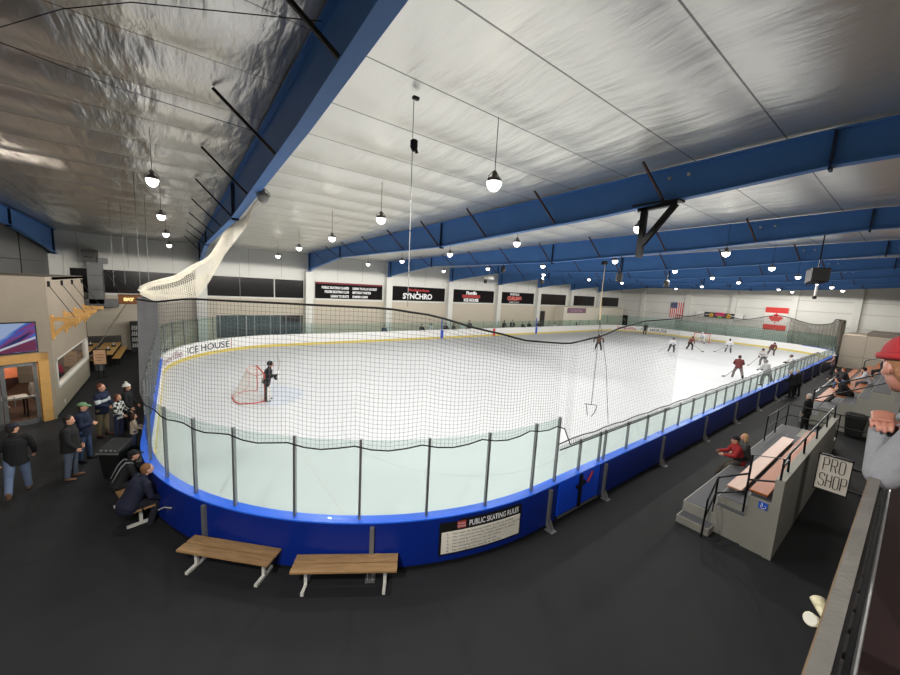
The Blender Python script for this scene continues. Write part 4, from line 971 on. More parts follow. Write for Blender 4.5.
# menu stand
st = empty('menu_stand', (-2.48, 19.75, FLOOR), -0.1, 'menu board on a black two legged stand', 'menu stand')
MB().box(-0.24, 0.24, -0.02, 0.02, 0.72, 1.46).build('board', mat('tan menu', (178, 140, 108), 0.6, var=0.2), st)
for a, b_, z0, z1 in ((-0.25, 0.25, 0.7, 0.73), (-0.25, 0.25, 1.45, 1.48), (-0.26, -0.23, 0.7, 1.48), (0.23, 0.26, 0.7, 1.48)): MB().box(a, b_, -0.03, 0.03, z0, z1).build('frame', BLACK_STEEL, st)
for a, b_, z in ((-0.18, 0.02, 1.2), (-0.15, 0.15, 1.05), (-0.02, 0.17, 1.18), (-0.12, 0.1, 0.92)): MB().box(a, b_, -0.024, -0.02, z, z + 0.03).build('print', mat('brown print', (90, 56, 50)), st)
for a in (-0.08, 0.1): MB().bar((a, 0, 0), (a, 0, 0.72), 0.03).build('leg', BLACK_STEEL, st)
MB().bar((-0.2, -0.15, 0.015), (0.2, 0.15, 0.015), 0.03).build('foot', BLACK_STEEL, st)
for i in range(2):
    r = empty('waste_bin', (-3.35 + i * 0.55, 21.3 + i * 0.5, FLOOR), 0, ['grey bin against the lobby wall end', 'grey bin right of the other bin by the lobby wall'][i], 'bin')
    MB().lathe((0, 0, 0), [(0.2, 0), (0.24, 0.75)], 14).build('drum', mat('grey bin', (96, 98, 100)), r); MB().lathe((0, 0, 0.75), [(0.25, 0), (0.22, 0.1), (0.05, 0.16)], 14).build('lid', BLACK, r)

# ------------------------------------------------------------------ benches by the boards
def plank_bench(p, ang, length, label, name='wooden_bench'):
    r = empty(name, (p[0], p[1], FLOOR), ang, label, 'bench')
    for yy in (-0.115, 0.115):
        pk = MB().box(-length / 2, length / 2, yy - 0.1, yy + 0.1, 0.405, 0.45).build('seat_plank', BENCH_WOOD, r, bevel=0.008)
        for xx in (-length / 2 + 0.22, length / 2 - 0.22): MB().lathe((xx, yy, 0.45), [(0.012, 0), (0.01, 0.006)], 8).build('bolt', STEEL_GREY, pk)
    for xx in (-length / 2 + 0.22, length / 2 - 0.22):
        w = MB(); w.bar((xx, 0, 0.03), (xx, 0, 0.4), 0.055, 0.055); w.bar((xx, -0.24, 0.025), (xx, 0.24, 0.025), 0.055, 0.05); w.bar((xx, -0.16, 0.385), (xx, 0.16, 0.385), 0.05, 0.04)
        w.build('leg', WHITE_STEEL, r)
    return r
plank_bench((1.28, 2.3), math.atan2(-1.28, 1.28), 1.82, 'wooden plank bench left of the other front bench, angled along the boards')
plank_bench((2.94, 0.82), math.atan2(-0.98, 1.56), 1.85, 'wooden plank bench right of the other front bench, near the rules sign')
plank_bench((-0.28, 5.36), math.atan2(-0.96, 0.28), 1.55, 'wooden plank bench under the seated people at left')
wire('board_strap', [(0.2, 4.35, 0.35), (0.3, 4.22, 0.45), (0.42, 4.02, 0.5)], 0.012, 'short pale strap hanging on the blue boards beside the seated man', WHITE_STEEL, 'strap')

# black bottle bin at left
tb = empty('recycling_bin', (-0.76, 7.45, FLOOR), math.radians(-32), 'large black wheeled recycling bin with openings in its lid', 'bin')
MB().add([(a, b, c) for a, b, c in ((-0.25, -0.22, 0.06), (0.25, -0.22, 0.06), (0.25, 0.22, 0.06), (-0.25, 0.22, 0.06), (-0.32, -0.3, 0.86), (0.32, -0.3, 0.86), (0.32, 0.34, 0.86), (-0.32, 0.34, 0.86))],
         [(0, 3, 2, 1), (4, 5, 6, 7), (0, 1, 5, 4), (1, 2, 6, 5), (2, 3, 7, 6), (3, 0, 4, 7)]).build('body', BLACK, tb, bevel=0.02)
MB().add([(a, b, c) for a, b, c in ((-0.34, -0.32, 0.86), (0.34, -0.32, 0.86), (0.34, 0.36, 0.86), (-0.34, 0.36, 0.86), (-0.33, -0.28, 0.94), (0.33, -0.28, 0.94), (0.33, 0.36, 1.1), (-0.33, 0.36, 1.1))],
         [(0, 3, 2, 1), (4, 5, 6, 7), (0, 1, 5, 4), (1, 2, 6, 5), (2, 3, 7, 6), (3, 0, 4, 7)]).build('lid', mat('dark grey lid', (54, 54, 56), 0.5), tb, bevel=0.03); tlid = tb.children[-1]
for a in (-0.22, -0.07, 0.08, 0.22): MB().ellipsoid((a, -0.27, 0.92), (0.05, 0.03, 0.03)).build('opening', mat('pale rim', (120, 120, 122)), tlid)
for a in (-0.25, 0.25): MB().lathe((a, 0.22, 0.08), [(0.08, -0.02), (0.08, 0.02)], 12).build('wheel', BLACK, tb)
MB().box(-0.36, 0.36, -0.34, -0.31, 0.83, 0.87).build('rim', STEEL_GREY, tb)
tb.scale = (0.76, 0.76, 0.92)

# ------------------------------------------------------------------ bleachers
def bleacher_near():
    r = empty('bleacher', (0, 0, 0), 0, 'grey concrete bleacher with two bench boards beside the near side boards', 'bleacher')
    MB().box(10.45, 11.0, -2.52, -1.83, FLOOR, 0.06).build('step', CONCRETE, r)
    w = MB(); w.box(10.8, 21.4, -2.46, -1.83, FLOOR, 0.33); w.box(11.0, 18.5, -3.05, -2.46, FLOOR, 0.72); w.box(10.75, 18.5, -3.45, -3.05, FLOOR, 1.12)
    w.box(10.8, 11.0, -3.05, -2.46, FLOOR, 0.55); w.box(18.5, 21.4, -3.45, -2.46, FLOOR, 0.33)
    w.build('riser', CONCRETE, r)
    w = MB(); w.box(10.83, 21.35, -2.45, -1.86, 0.33, 0.345); w.box(11.02, 18.45, -3.03, -2.48, 0.72, 0.735); w.box(10.78, 18.45, -3.44, -3.07, 1.12, 1.135); w.box(10.48, 10.98, -2.5, -1.86, 0.06, 0.07); w.box(10.82, 11.0, -3.03, -2.48, 0.55, 0.56)
    w.build('tread', TREAD, r)
    MB().box(11.5, 17.45, -2.78, -2.48, 0.81, 0.855).build('seat_board', PINK_WOOD, r, bevel=0.008)
    MB().box(10.82, 17.6, -3.36, -3.04, 1.2, 1.245).build('seat_board', ORANGE_WOOD, r, bevel=0.008)
    w = MB()
    for x in (11.6, 13.5, 15.4, 17.3): w.box(x, x + 0.06, -2.76, -2.5, 0.73, 0.81); w.box(x - 0.7, x - 0.64, -3.34, -3.06, 1.13, 1.2)
    w.build('seat_bracket', STEEL_GREY, r)
    MB().box(10.72, 18.5, -3.6, -3.45, FLOOR, 1.7).build('back_wall', CONCRETE, r)
    bs = MB().box(10.735, 10.742, -3.40, -3.25, 0.93, 1.09).build('access_sign', mat('blue sign', (40, 90, 200)), r)
    w = MB(); w.tube([(10.73, -3.33 + 0.045 * math.sin(a), 0.99 + 0.04 * math.cos(a)) for a in [i * 0.5 for i in range(1, 12)]], 0.007, 5); w.bar((10.73, -3.32, 0.99), (10.73, -3.30, 1.07), 0.012); w.build('access_symbol', TXT_WHITE, bs)
    # hand rails
    R_ = 0.022
    w = MB()
    for pl in ([(10.3, -2.43, FLOOR), (10.34, -2.44, 0.82)], [(10.34, -2.44, 0.82), (10.86, -2.44, 1.22), (10.72, -3.0, 1.62)], [(10.86, -2.44, 0.34), (10.86, -2.44, 1.22)], [(10.32, -2.44, 0.4), (10.86, -2.44, 0.82), (10.72, -3.0, 1.2)]): w.tube(pl, R_, 8)
    w.build('stair_rail', BLACK_STEEL, r)
    w = MB(); p3, p4 = (10.68, -3.02), (10.75, -3.52)
    w.tube([(p3[0], p3[1], 0.72), (p3[0], p3[1], 2.08), (p4[0], p4[1], 2.18), (p4[0], p4[1], 1.15)], R_, 8); w.tube([(p3[0], p3[1], 1.5), (p4[0], p4[1], 1.66)], R_, 8)
    w.build('end_rail', BLACK_STEEL, r)
    w = MB(); xs = [11.43, 13.2, 15.0, 16.75, 18.4]
    for x in xs: w.tube([(x, -3.52, 1.7), (x, -3.5, 2.12)], R_, 8)
    w.tube([(10.75, -3.52, 2.1)] + [(x, -3.5, 2.12) for x in xs], R_, 8); w.tube([(10.75, -3.52, 1.98), (11.43, -3.5, 1.98)], R_, 8)
    w.build('wall_rail', BLACK_STEEL, r)
    w = MB(); q = [(18.1, -1.9), (19.6, -1.92), (21.25, -1.95), (21.25, -3.45), (21.25, -4.5)]
    for i, (x, y) in enumerate(q): w.tube([(x, y, 0.33 if i < 4 else FLOOR), (x, y, 1.28)], R_, 8)
    for z in (1.28, 0.82): w.tube([(x, y, z) for x, y in q], R_, 8)
    w.build('front_rail', BLACK_STEEL, r)
bleacher_near()
def bleacher_far():
    r = empty('bleacher', (0, 0, 0), 0, 'farther concrete bleacher with orange benches and a stepped end wall', 'bleacher')
    w = MB(); tiers = [(-1.9, 0.33), (-2.5, 0.75), (-3.1, 1.18), (-3.6, 1.56), (-3.95, 1.92), (-4.5, 2.3)]
    for (ya, z), yb in zip(tiers, [t[0] for t in tiers[1:]] + [-5.2]): w.box(24.6, 44, yb, ya, FLOOR, z)
    w.box(26.6, 44, -2.5, -1.9, FLOOR, 0.33); w.build('riser', CONCRETE, r)
    w = MB()
    for (ya, z), yb in zip(tiers, [t[0] for t in tiers[1:]] + [-5.2]): w.box(24.63, 44, yb + 0.02, ya - 0.02, z, z + 0.015)
    w.build('tread', TREAD, r)
    for y, z in ((-2.25, 0.72), (-2.95, 1.14), (-3.45, 1.5)): MB().box(26.4, 43.5, y - 0.17, y + 0.15, z, z + 0.045).build('seat_board', ORANGE_WOOD, r)
    w = MB()
    for a, b_ in (((25.2, -2.2, 0.33), (25.2, -2.2, 1.5)), ((25.2, -2.2, 1.5), (25.4, -4.6, 3.0)), ((25.2, -2.2, 1.0), (25.4, -4.6, 2.5)), ((25.4, -4.6, 2.3), (25.4, -4.6, 3.0)), ((25.2, -2.2, 1.3), (32, -2.2, 1.4))): w.tube([a, b_], 0.03, 6)
    w.build('stair_rail', BLACK_STEEL, r)
    MB().tube([(36, -3.0, 1.2), (36, -3.0, 2.2), (36, -5, 3.4)], 0.03, 6).build('stair_rail', BLACK_STEEL, r)
bleacher_far()
wb = empty('cart_bin', (24.1, -3.72, FLOOR), 0, 'black bin with a loop handle against the stepped bleacher end', 'bin')
MB().add([(a, b, c) for a, b, c in ((-0.22, -0.24, 0.05), (0.22, -0.24, 0.05), (0.22, 0.24, 0.05), (-0.22, 0.24, 0.05), (-0.28, -0.32, 0.95), (0.28, -0.32, 0.95), (0.28, 0.32, 0.95), (-0.28, 0.32, 0.95))],
         [(0, 3, 2, 1), (4, 5, 6, 7), (0, 1, 5, 4), (1, 2, 6, 5), (2, 3, 7, 6), (3, 0, 4, 7)]).build('body', BLACK, wb, bevel=0.03)
MB().box(-0.3, 0.3, -0.34, 0.34, 0.95, 1.0).build('lid', BLACK, wb, bevel=0.02); MB().tube([(-0.2, 0.22, 1.0), (-0.2, 0.22, 1.1), (-0.2, -0.22, 1.1), (-0.2, -0.22, 1.0)], 0.03, 8).build('handle', mat('dark grey handle', (70, 70, 72)), wb)
w = MB()
for x in (-0.05, 0.05): w.bar((24.08 + x * 4, -3.35, FLOOR + 0.02), (24.08 + x * 4, -4.1, FLOOR + 0.02), 0.05, 0.04)

# ------------------------------------------------------------------ mezzanine and rail
mz = empty('floor_mezzanine', (0, 0, 0), 0, 'mezzanine floor behind the balcony rail', 'floor', kind='structure')
MB().box(-5.3, 52, YN, -4.9, 3.2, 3.5).build('slab', mat('dark maroon carpet', (44, 24, 24), 0.9, var=0.4, scale=6), mz)
MB().box(-5.3, 52, -4.9, -4.845, 3.15, 3.62).build('edge_angle', BLACK_STEEL, mz)
tag(MB().box(-5.3, 52, YN, YN + 0.3, FLOOR, 3.2).build('wall_under', mat('dark under wall', (40, 40, 42))), 'dark wall under the mezzanine', 'wall', kind='structure')
for i, x in enumerate((-3, 2, 7.6, 14, 22, 30, 38, 46)):
    tag(MB().box(x - 0.1, x + 0.1, -5.4, -5.2, FLOOR, 3.2).build('mezzanine_post', BLACK_STEEL), 'black steel post under the mezzanine edge', 'column', 'posts under the mezzanine', 'structure')
for x, o_ in ((3.5, 'first'), (9.0, 'second'), (14.5, 'third'), (20.5, 'fourth')):  # lamps added out of view to brighten the back of the near bleacher
    r = empty('fill_lamp', (x, -6.4, 3.2), 0, '%s added unseen downlight under the mezzanine floor' % o_, 'lamp')
    MB().lathe((0, 0, -0.05), [(0.14, 0), (0.14, 0.05)], 16).build('trim_ring', WHITE_STEEL, r); MB().lathe((0, 0, -0.06), [(0.11, 0), (0.11, 0.01)], 16).build('diffuser', LENS, r)
    li = bpy.data.lights.new('lamp_light', 'SPOT'); li.spot_size = D_(176); li.spot_blend = 0.1; li.energy = 130; li.color = (1, 0.95, 0.88); li.shadow_soft_size = 0.1; lo = bpy.data.objects.new('lamp_light', li); COL.objects.link(lo); lo.location = (0, 0, -0.08); lo.parent = r
rl = empty('balcony_rail', (0, 0, 0), 0, 'grey capped balcony rail with black infill along the right edge', 'railing')
RX0, RX1 = 0.2, 24.0
MB().box(RX0, RX1, -4.845, -4.812, 4.53, 4.60).build('rail_cap', mat('worn grey rail cap', (84, 81, 76), 0.6, var=0.35, scale=9, bump=0.2, bscale=60), rl)
MB().box(RX0, RX1, -4.812, -4.808, 4.50, 4.585).build('cap_edge', mat('tan edge strip', (112, 92, 70), 0.6, var=0.25), rl)
MB().box(RX0, RX1, -4.853, -4.846, 3.6, 4.56).build('infill', mat('black infill panel', (14, 13, 13), 0.5), rl)
w = MB(); x = RX0
while x < RX1: w.box(x, x + 0.02, -4.858, -4.853, 3.65, 4.54); x += 0.11
w.build('infill_ribs', mat('dark grey ribs', (46, 45, 44), 0.5), rl)
MB().tube([(RX0, -4.875, 4.52), (RX1, -4.875, 4.52)], 0.006, 8).build('guard_wire', ALU, rl)
x = 1.2
while x < RX1: MB().box(x - 0.015, x + 0.015, -4.86, -4.825, 3.5, 4.54).build('rail_post', BLACK_STEEL, rl); x += 1.8

# Pro shop blade sign
ps_ = empty('shop_sign', (6.6, 0, 0), 0, 'cream square pro shop sign on black arms off the mezzanine edge', 'sign')
SGP = MB().box(-0.02, 0.02, -4.62, -4.355, 3.27, 3.68).build('sign_panel', mat('cream sign panel', (196, 188, 176), 0.5, var=0.04), ps_)
w = MB()
for y0, y1, z0, z1 in ((-4.625, -4.35, 3.675, 3.69), (-4.625, -4.35, 3.26, 3.275), (-4.625, -4.615, 3.26, 3.69), (-4.36, -4.35, 3.26, 3.69)): w.box(-0.025, 0.025, y0, y1, z0, z1)
w.build('sign_frame', BLACK_STEEL, ps_)
for z in (3.6, 3.34): MB().box(-0.015, 0.015, -4.86, -4.61, z - 0.012, z + 0.012).build('arm', BLACK_STEEL, ps_)
# thin tall letters made of strokes; u to the right as seen from the camera (-Y), v up
GL = {'P': [[(0, 0), (0, 1), (.85, 1), (1, .9), (1, .55), (.85, .45), (0, .45)]], 'R': [[(0, 0), (0, 1), (.85, 1), (1, .9), (1, .58), (.85, .48), (0, .48)], [(.6, .48), (1, 0)]],
      'O': [[(.2, 0), (0, .12), (0, .88), (.2, 1), (.8, 1), (1, .88), (1, .12), (.8, 0), (.2, 0)]], 'S': [[(1, .8), (1, .92), (.8, 1), (.2, 1), (0, .9), (0, .65), (.2, .54), (.8, .46), (1, .35), (1, .1), (.8, 0), (.2, 0), (0, .1), (0, .2)]],
      'H': [[(0, 0), (0, 1)], [(1, 0), (1, 1)], [(0, .5), (1, .5)]]}
def strokes(word, u0, v0, wd, ht, gap):
    for i, ch in enumerate(word):
        w = MB()
        for pl in GL[ch]:
            w.tube([(-0.022, -4.365 - (u0 + i * (wd + gap) + a * wd), 3.28 + v0 + b * ht) for a, b in pl], 0.0042, 6)
        w.build('letter', BLACK, SGP)
strokes('PRO', 0.035, 0.225, 0.042, 0.15, 0.022); strokes('SHOP', 0.022, 0.035, 0.04, 0.15, 0.018)
# white twin flood light on the rail side
fl2 = empty('twin_floodlight', (2.95, -4.775, 3.94), 0, 'cream twin flood light heads on the outside of the balcony rail', 'light fitting')
fl2.scale = (0.72, 0.72, 0.72)
CREAM = mat('cream plastic', (192, 184, 152), 0.4)
MB().box(-0.06, 0.06, -0.05, -0.01, -0.05, 0.05).build('base', CREAM, fl2, bevel=0.01)
for d in (-1, 1):
    w = MB(); a = V((0.03 * d, -0.01, 0.0)); b_ = V((0.085 * d, 0.02, 0.03)); w.tube([a, b_], [0.014, 0.03], 12); w.tube([b_, b_ + (b_ - a) * 0.8], [0.03, 0.04], 14)
    lh = w.build('lamp_head', CREAM, fl2, True)
    e = b_ + (b_ - a) * 0.82; MB().tube([e, e + (b_ - a) * 0.03], 0.036, 14).build('lens', mat('frosted lens', (190, 188, 176), 0.3), lh)

# ------------------------------------------------------------------ people
HAIRC = {'brown': (58, 40, 30), 'dark': (34, 26, 22), 'ginger': (122, 82, 52), 'blond': (186, 150, 106), 'grey': (170, 164, 156), 'auburn': (106, 56, 38)}
def cloth(c, nm=None): return mat(nm or 'cloth %d %d %d' % c, c, 0.85, var=0.16, scale=9, bump=0.25, bscale=30)
def plaid_mat():
    m = bpy.data.materials.new('buffalo plaid'); m.use_nodes = True; N = m.node_tree.nodes; L = m.node_tree.links; b = N['Principled BSDF']; b.inputs['Roughness'].default_value = 0.9
    tc = N.new('ShaderNodeTexCoord'); ck = N.new('ShaderNodeTexChecker'); ck.inputs['Scale'].default_value = 11; ck.inputs['Color1'].default_value = rgb((206, 204, 200)); ck.inputs['Color2'].default_value = rgb((26, 26, 28))
    L.new(tc.outputs['Object'], ck.inputs['Vector']); L.new(ck.outputs['Color'], b.inputs['Base Color']); return m
def rotv(v, axis, a): return Matrix.Rotation(a, 3, axis) @ V(v)
def make_hand(w, wr, d, nrm, side, s, curl=0.5, r=0.0085):
    """five fingered hand; d = direction of the forearm, nrm = back of hand, side = +1 left / -1 right"""
    d = V(d).normalized(); nrm = V(nrm); nrm = (nrm - d * nrm.dot(d)).normalized(); lat = d.cross(nrm) * side   # towards the thumb
    pe = wr + d * 0.088 * s
    w.capsule(wr - d * 0.01 * s, pe, 0.030 * s, 0.040 * s, 0.018 * s, 0.015 * s, side=lat, n=12)
    for k, (o, ln) in enumerate(((0.030, 0.072), (0.010, 0.080), (-0.010, 0.075), (-0.029, 0.058))):
        p = pe + lat * o * s - d * 0.006 * s
        a1 = curl; d1 = (d * math.cos(a1) - nrm * math.sin(a1)); d2 = (d * math.cos(a1 * 2.1) - nrm * math.sin(a1 * 2.1)); d3 = (d * math.cos(a1 * 3.0) - nrm * math.sin(a1 * 3.0))
        q = p + d1 * ln * 0.45 * s; q2 = q + d2 * ln * 0.32 * s; q3 = q2 + d3 * ln * 0.23 * s
        rr = r * s * (1 if k < 3 else 0.88)
        w.capsule(p - d * 0.02 * s, q, rr * 1.12, rr, n=10); w.capsule(q, q2, rr, rr * 0.92, n=10); w.capsule(q2, q3, rr * 0.92, rr * 0.8, n=10)
    t0 = wr + d * 0.025 * s + lat * 0.024 * s; t1 = t0 + (d * 0.55 + lat * 0.7 - nrm * 0.25).normalized() * 0.045 * s; t2 = t1 + (d * 0.85 + lat * 0.15 - nrm * 0.35).normalized() * 0.034 * s
    w.capsule(t0, t1, r * 1.6 * s, r * 1.2 * s, n=10); w.capsule(t1, t2, r * 1.2 * s, r * s, n=10)
def frame(f, u):
    f = V(f).normalized(); u = V(u); u = (u - f * u.dot(f)).normalized(); l = u.cross(f)
    return Matrix((f, l, u)).transposed()      # columns: forward, left, up

def person(name, label, loc, heading, height=1.75, seat=None, lean=0.0, legs=((0, 0, 3), (0, 0, 3)), arms=((5, 8, 10), (5, 8, 10)), head=(0, 0),
           jacket=(30, 30, 34), pants=(50, 60, 90), shoes=(40, 34, 30), hair='brown', hat=None, hatc=(30, 30, 30), skin=None, detail=1, build=1.0, group=None,
           hands=True, hockey=False, long_coat=False, long_hair=False, jmat=None, extra=None, gloves=None, twist=0, hoodie=False, curl=0.45, cat='person', armdirs=None):
    """a dressed figure. legs/arms given as (left, right); leg = (thigh forward deg, knee bend deg, spread deg); arm = (forward deg, spread deg, elbow deg[, inward deg])"""
    s = height / 1.76; vox = {2: 0.0052, 1: 0.0105, 0: 0.024, -1: 0.032}[detail]
    root = empty(name, loc, heading, label, cat, group)
    rd = math.radians; X = V((1, 0, 0))
    hipz = 0.90; hip = V((0, 0, hipz))
    J = {}
    zmin = 1e9
    for k, sd in ((0, 1), (1, -1)):
        th, kn, ab = legs[k]; h = hip + V((0, 0.088 * sd, 0))
        d1 = V((math.sin(rd(th)) * math.cos(rd(ab)), sd * math.sin(rd(ab)), -math.cos(rd(th)) * math.cos(rd(ab))))
        kp = h + d1 * 0.415; a = th - kn
        d2 = V((math.sin(rd(a)) * math.cos(rd(ab * 0.5)), sd * math.sin(rd(ab * 0.5)), -math.cos(rd(a)) * math.cos(rd(ab * 0.5))))
        an = kp + d2 * 0.405; J['h%d' % k] = h; J['k%d' % k] = kp; J['a%d' % k] = an
        ft = 0.0 if a > -35 else rd(min(60, -a - 25)); fdir = V((math.cos(ft), sd * 0.18, -math.sin(ft))); J['f%d' % k] = fdir
        zmin = min(zmin, an.z - 0.08 - (0.12 * math.sin(ft)))
    dz = -zmin if seat is None else seat / s + 0.10 - hipz
    for q in J:
        if q[0] != 'f': J[q] = J[q] + V((0, 0, dz))
    hip = hip + V((0, 0, dz))
    tz = V((math.sin(rd(lean)), 0, math.cos(rd(lean)))); tx = V((math.cos(rd(lean)), 0, -math.sin(rd(lean))))
    lat = rotv((0, 1, 0), tz, rd(twist)); tx2 = lat.cross(tz)
    waist = hip + tz * 0.16; chest = hip + tz * 0.36; neck = hip + tz * 0.52; hd_up = rotv(tz * 0.55 + V((0, 0, 0.45)), V((0, 1, 0)), 0).normalized()
    hc = neck + hd_up * 0.165 + tx * (0.02 + 0.0006 * abs(lean))
    hf = rotv(X, V((0, 0, 1)), rd(head[0])); hf = (hf * math.cos(rd(head[1])) - V((0, 0, 1)) * math.sin(rd(head[1]))).normalized(); HR = frame(hf, hd_up if abs(head[1]) < 1 else V((0, 0, 1)))
    for k, sd in ((0, 1), (1, -1)):
        sh = neck + lat * (0.175 * sd * build) - tz * 0.055; J['s%d' % k] = sh
        if armdirs:
            d1, d2 = V(armdirs[k][0]).normalized(), V(armdirs[k][1]).normalized()
        else:
            a = arms[k]; f, ab, el = a[:3]; inw = a[3] if len(a) > 3 else 0
            d1 = tx2 * math.sin(rd(f)) * math.cos(rd(ab)) + lat * sd * math.sin(rd(ab)) - tz * math.cos(rd(f)) * math.cos(rd(ab))
            fe = f + el
            d2 = tx2 * math.sin(rd(fe)) * math.cos(rd(inw)) - lat * sd * math.sin(rd(inw)) - tz * math.cos(rd(fe)) * math.cos(rd(inw))
        J['e%d' % k] = sh + d1 * 0.285; J['w%d' % k] = J['e%d' % k] + d2 * 0.25; J['d%d' % k] = d2
    S = lambda v: V(v) * s
    # ---- body: one continuous figure
    w = MB(); b = build
    w.capsule(S(hip), S(waist), 0.135 * s * b, 0.12 * s * b, 0.10 * s * b, 0.095 * s * b, side=lat, n=18)
    w.capsule(S(waist), S(chest), 0.12 * s * b, 0.15 * s * b, 0.095 * s * b, 0.105 * s * b, side=lat, n=18)
    w.capsule(S(chest), S(neck - tz * 0.07), 0.15 * s * b, 0.12 * s, 0.105 * s * b, 0.07 * s, side=lat, n=18)
    w.capsule(S(J['s0']), S(J['s1']), 0.055 * s, n=12)
    w.capsule(S(neck - tz * 0.05), S(hc - hd_up * 0.05), 0.056 * s, 0.052 * s, n=14)
    hs = s * (1.0 if height > 1.4 else 1.12); H = S(hc)
    def hp(x, y, z): return H + HR @ (V((x, y, z)) * hs)
    w.ellipsoid(hp(-0.008, 0, 0.022), (0.098 * hs, 0.077 * hs, 0.100 * hs), HR, 20, 14)
    w.ellipsoid(hp(0.018, 0, -0.045), (0.072 * hs, 0.060 * hs, 0.070 * hs), HR, 18, 12)
    w.ellipsoid(hp(0.058, 0, -0.092), (0.028 * hs, 0.030 * hs, 0.022 * hs), HR, 12, 8)
    if detail >= 1:
        w.capsule(hp(0.088, 0, 0.012), hp(0.108, 0, -0.028), 0.010 * hs, 0.017 * hs, n=10)
        w.ellipsoid(hp(0.082, 0, 0.030), (0.014 * hs, 0.05 * hs, 0.011 * hs), HR, 12, 8)
        w.ellipsoid(hp(0.086, 0, -0.062), (0.012 * hs, 0.025 * hs, 0.012 * hs), HR, 12, 8)
        for sd in (1, -1):
            w.ellipsoid(hp(-0.008, 0.078 * sd, -0.012), (0.020 * hs, 0.011 * hs, 0.034 * hs), HR, 12, 8)
            w.ellipsoid(hp(0.062, 0.034 * sd, -0.025), (0.026 * hs, 0.026 * hs, 0.024 * hs), HR, 10, 8)
    for k, sd in ((0, 1), (1, -1)):
        w.capsule(S(J['s%d' % k]), S(J['e%d' % k]), 0.050 * s, 0.039 * s, n=12); w.capsule(S(J['e%d' % k]), S(J['w%d' % k]), 0.039 * s, 0.027 * s, n=12)
        d = J['d%d' % k]
        if detail >= 1 and hands and not gloves:
            back = V((0, sd, 0.2)) if abs(d.y) < 0.8 else V((0.4, 0, 1)); make_hand(w, S(J['w%d' % k]) + d * 0.012 * s, d, back, sd, s, curl, 0.0095 if detail == 1 else 0.0085)
        else:
            w.capsule(S(J['w%d' % k]), S(J['w%d' % k] + d * 0.12), 0.030 * s, 0.036 * s, 0.02 * s, 0.016 * s, n=10)
        w.capsule(S(J['h%d' % k]), S(J['k%d' % k]), 0.085 * s * b, 0.056 * s, n=14); w.capsule(S(J['k%d' % k]), S(J['a%d' % k]), 0.054 * s, 0.036 * s, n=14)
        f = J['f%d' % k].normalized(); an = J['a%d' % k]; w.capsule(S(an + V((0, 0, -0.045)) - f * 0.03), S(an + V((0, 0, -0.055)) + f * 0.13), 0.034 * s, 0.028 * s, n=10)
    body = w.remesh('body', skin or SKIN, root, vox, 3)
    # ---- trousers
    pv = max(vox * 1.15, 0.011)
    w = MB(); g = 1.16 if not hockey else 1.5
    w.capsule(S(hip - tz * 0.02), S(waist), 0.150 * s * b, 0.140 * s * b, 0.118 * s * b, 0.112 * s * b, side=lat, n=18)
    for k in (0, 1):
        h, kp, an = J['h%d' % k], J['k%d' % k], J['a%d' % k]
        w.capsule(S(h), S(kp), 0.098 * s * b * (1.12 if hockey else 1), 0.074 * s * (1.2 if hockey else 1), n=14)
        w.capsule(S(kp), S(an.lerp(kp, 0.05)), 0.072 * s * (1.15 if hockey else 1), 0.060 * s, n=14)
    w.remesh('trousers', cloth(pants), root, pv, 3)
    # ---- jacket
    w = MB(); m_ = 1.0 if not hockey else 1.13
    low = hip - tz * (0.24 if seat is None else 0.05)
    w.capsule(S(low), S(waist), 0.192 * s * b * m_, 0.166 * s * b * m_, 0.156 * s * b * m_, 0.134 * s * b * m_, side=lat, n=18)
    w.capsule(S(waist), S(chest), 0.166 * s * b * m_, 0.182 * s * b * m_, 0.134 * s * b * m_, 0.135 * s * b * m_, side=lat, n=18)
    w.capsule(S(chest), S(neck - tz * 0.065), 0.182 * s * b * m_, 0.150 * s * m_, 0.135 * s * b * m_, 0.088 * s, side=lat, n=18)
    w.capsule(S(J['s0'] - tz * 0.01), S(J['s1'] - tz * 0.01), 0.074 * s * m_, n=14)
    w.capsule(S(neck - tz * 0.06), S(neck + hd_up * 0.02), 0.082 * s, 0.072 * s, n=14)
    for k in (0, 1):
        e, wr = J['e%d' % k], J['w%d' % k]
        w.capsule(S(J['s%d' % k] - tz * 0.01), S(e), 0.076 * s * m_, 0.062 * s * m_, n=14); w.capsule(S(e), S(wr.lerp(e, 0.04)), 0.062 * s * m_, 0.046 * s * m_, n=14)
    if hoodie:
        w.ellipsoid(S(neck - tx * 0.10 + hd_up * 0.0), (0.085 * s, 0.12 * s, 0.055 * s), frame(tx, tz), 14, 10)
    w.remesh('jersey' if hockey else 'jacket', jmat or cloth(jacket), root, pv, 3, cut=(S(hip - tz * 0.13), tz) if seat is None else None)
    # ---- shoes
    for k in (0, 1):
        an, f = J['a%d' % k], J['f%d' % k].normalized(); sl = V((0, 0, -1))
        w = MB(); up = V((0, 0, 1)); R_ = frame(f, up)
        w.capsule(S(an + up * 0.03), S(an - up * 0.02), 0.052 * s, 0.05 * s, n=12)
        w.capsule(S(an - up * 0.045 - f * 0.035), S(an - up * 0.05 + f * 0.15), 0.042 * s, 0.040 * s, 0.034 * s, 0.028 * s, side=f.cross(up), n=12)
        if hockey: w.obox(S(an - up * 0.085 + f * 0.05), f, f.cross(up), up, 0.14 * s, 0.006 * s, 0.02 * s); w.capsule(S(an + up * 0.12), S(an), 0.055 * s, 0.052 * s, n=12)
        if detail >= 1: w.remesh('skate' if hockey else 'shoe', cloth(shoes), root, 0.011, 2)
        else: w.build('skate' if hockey else 'shoe', cloth(shoes), root, True)
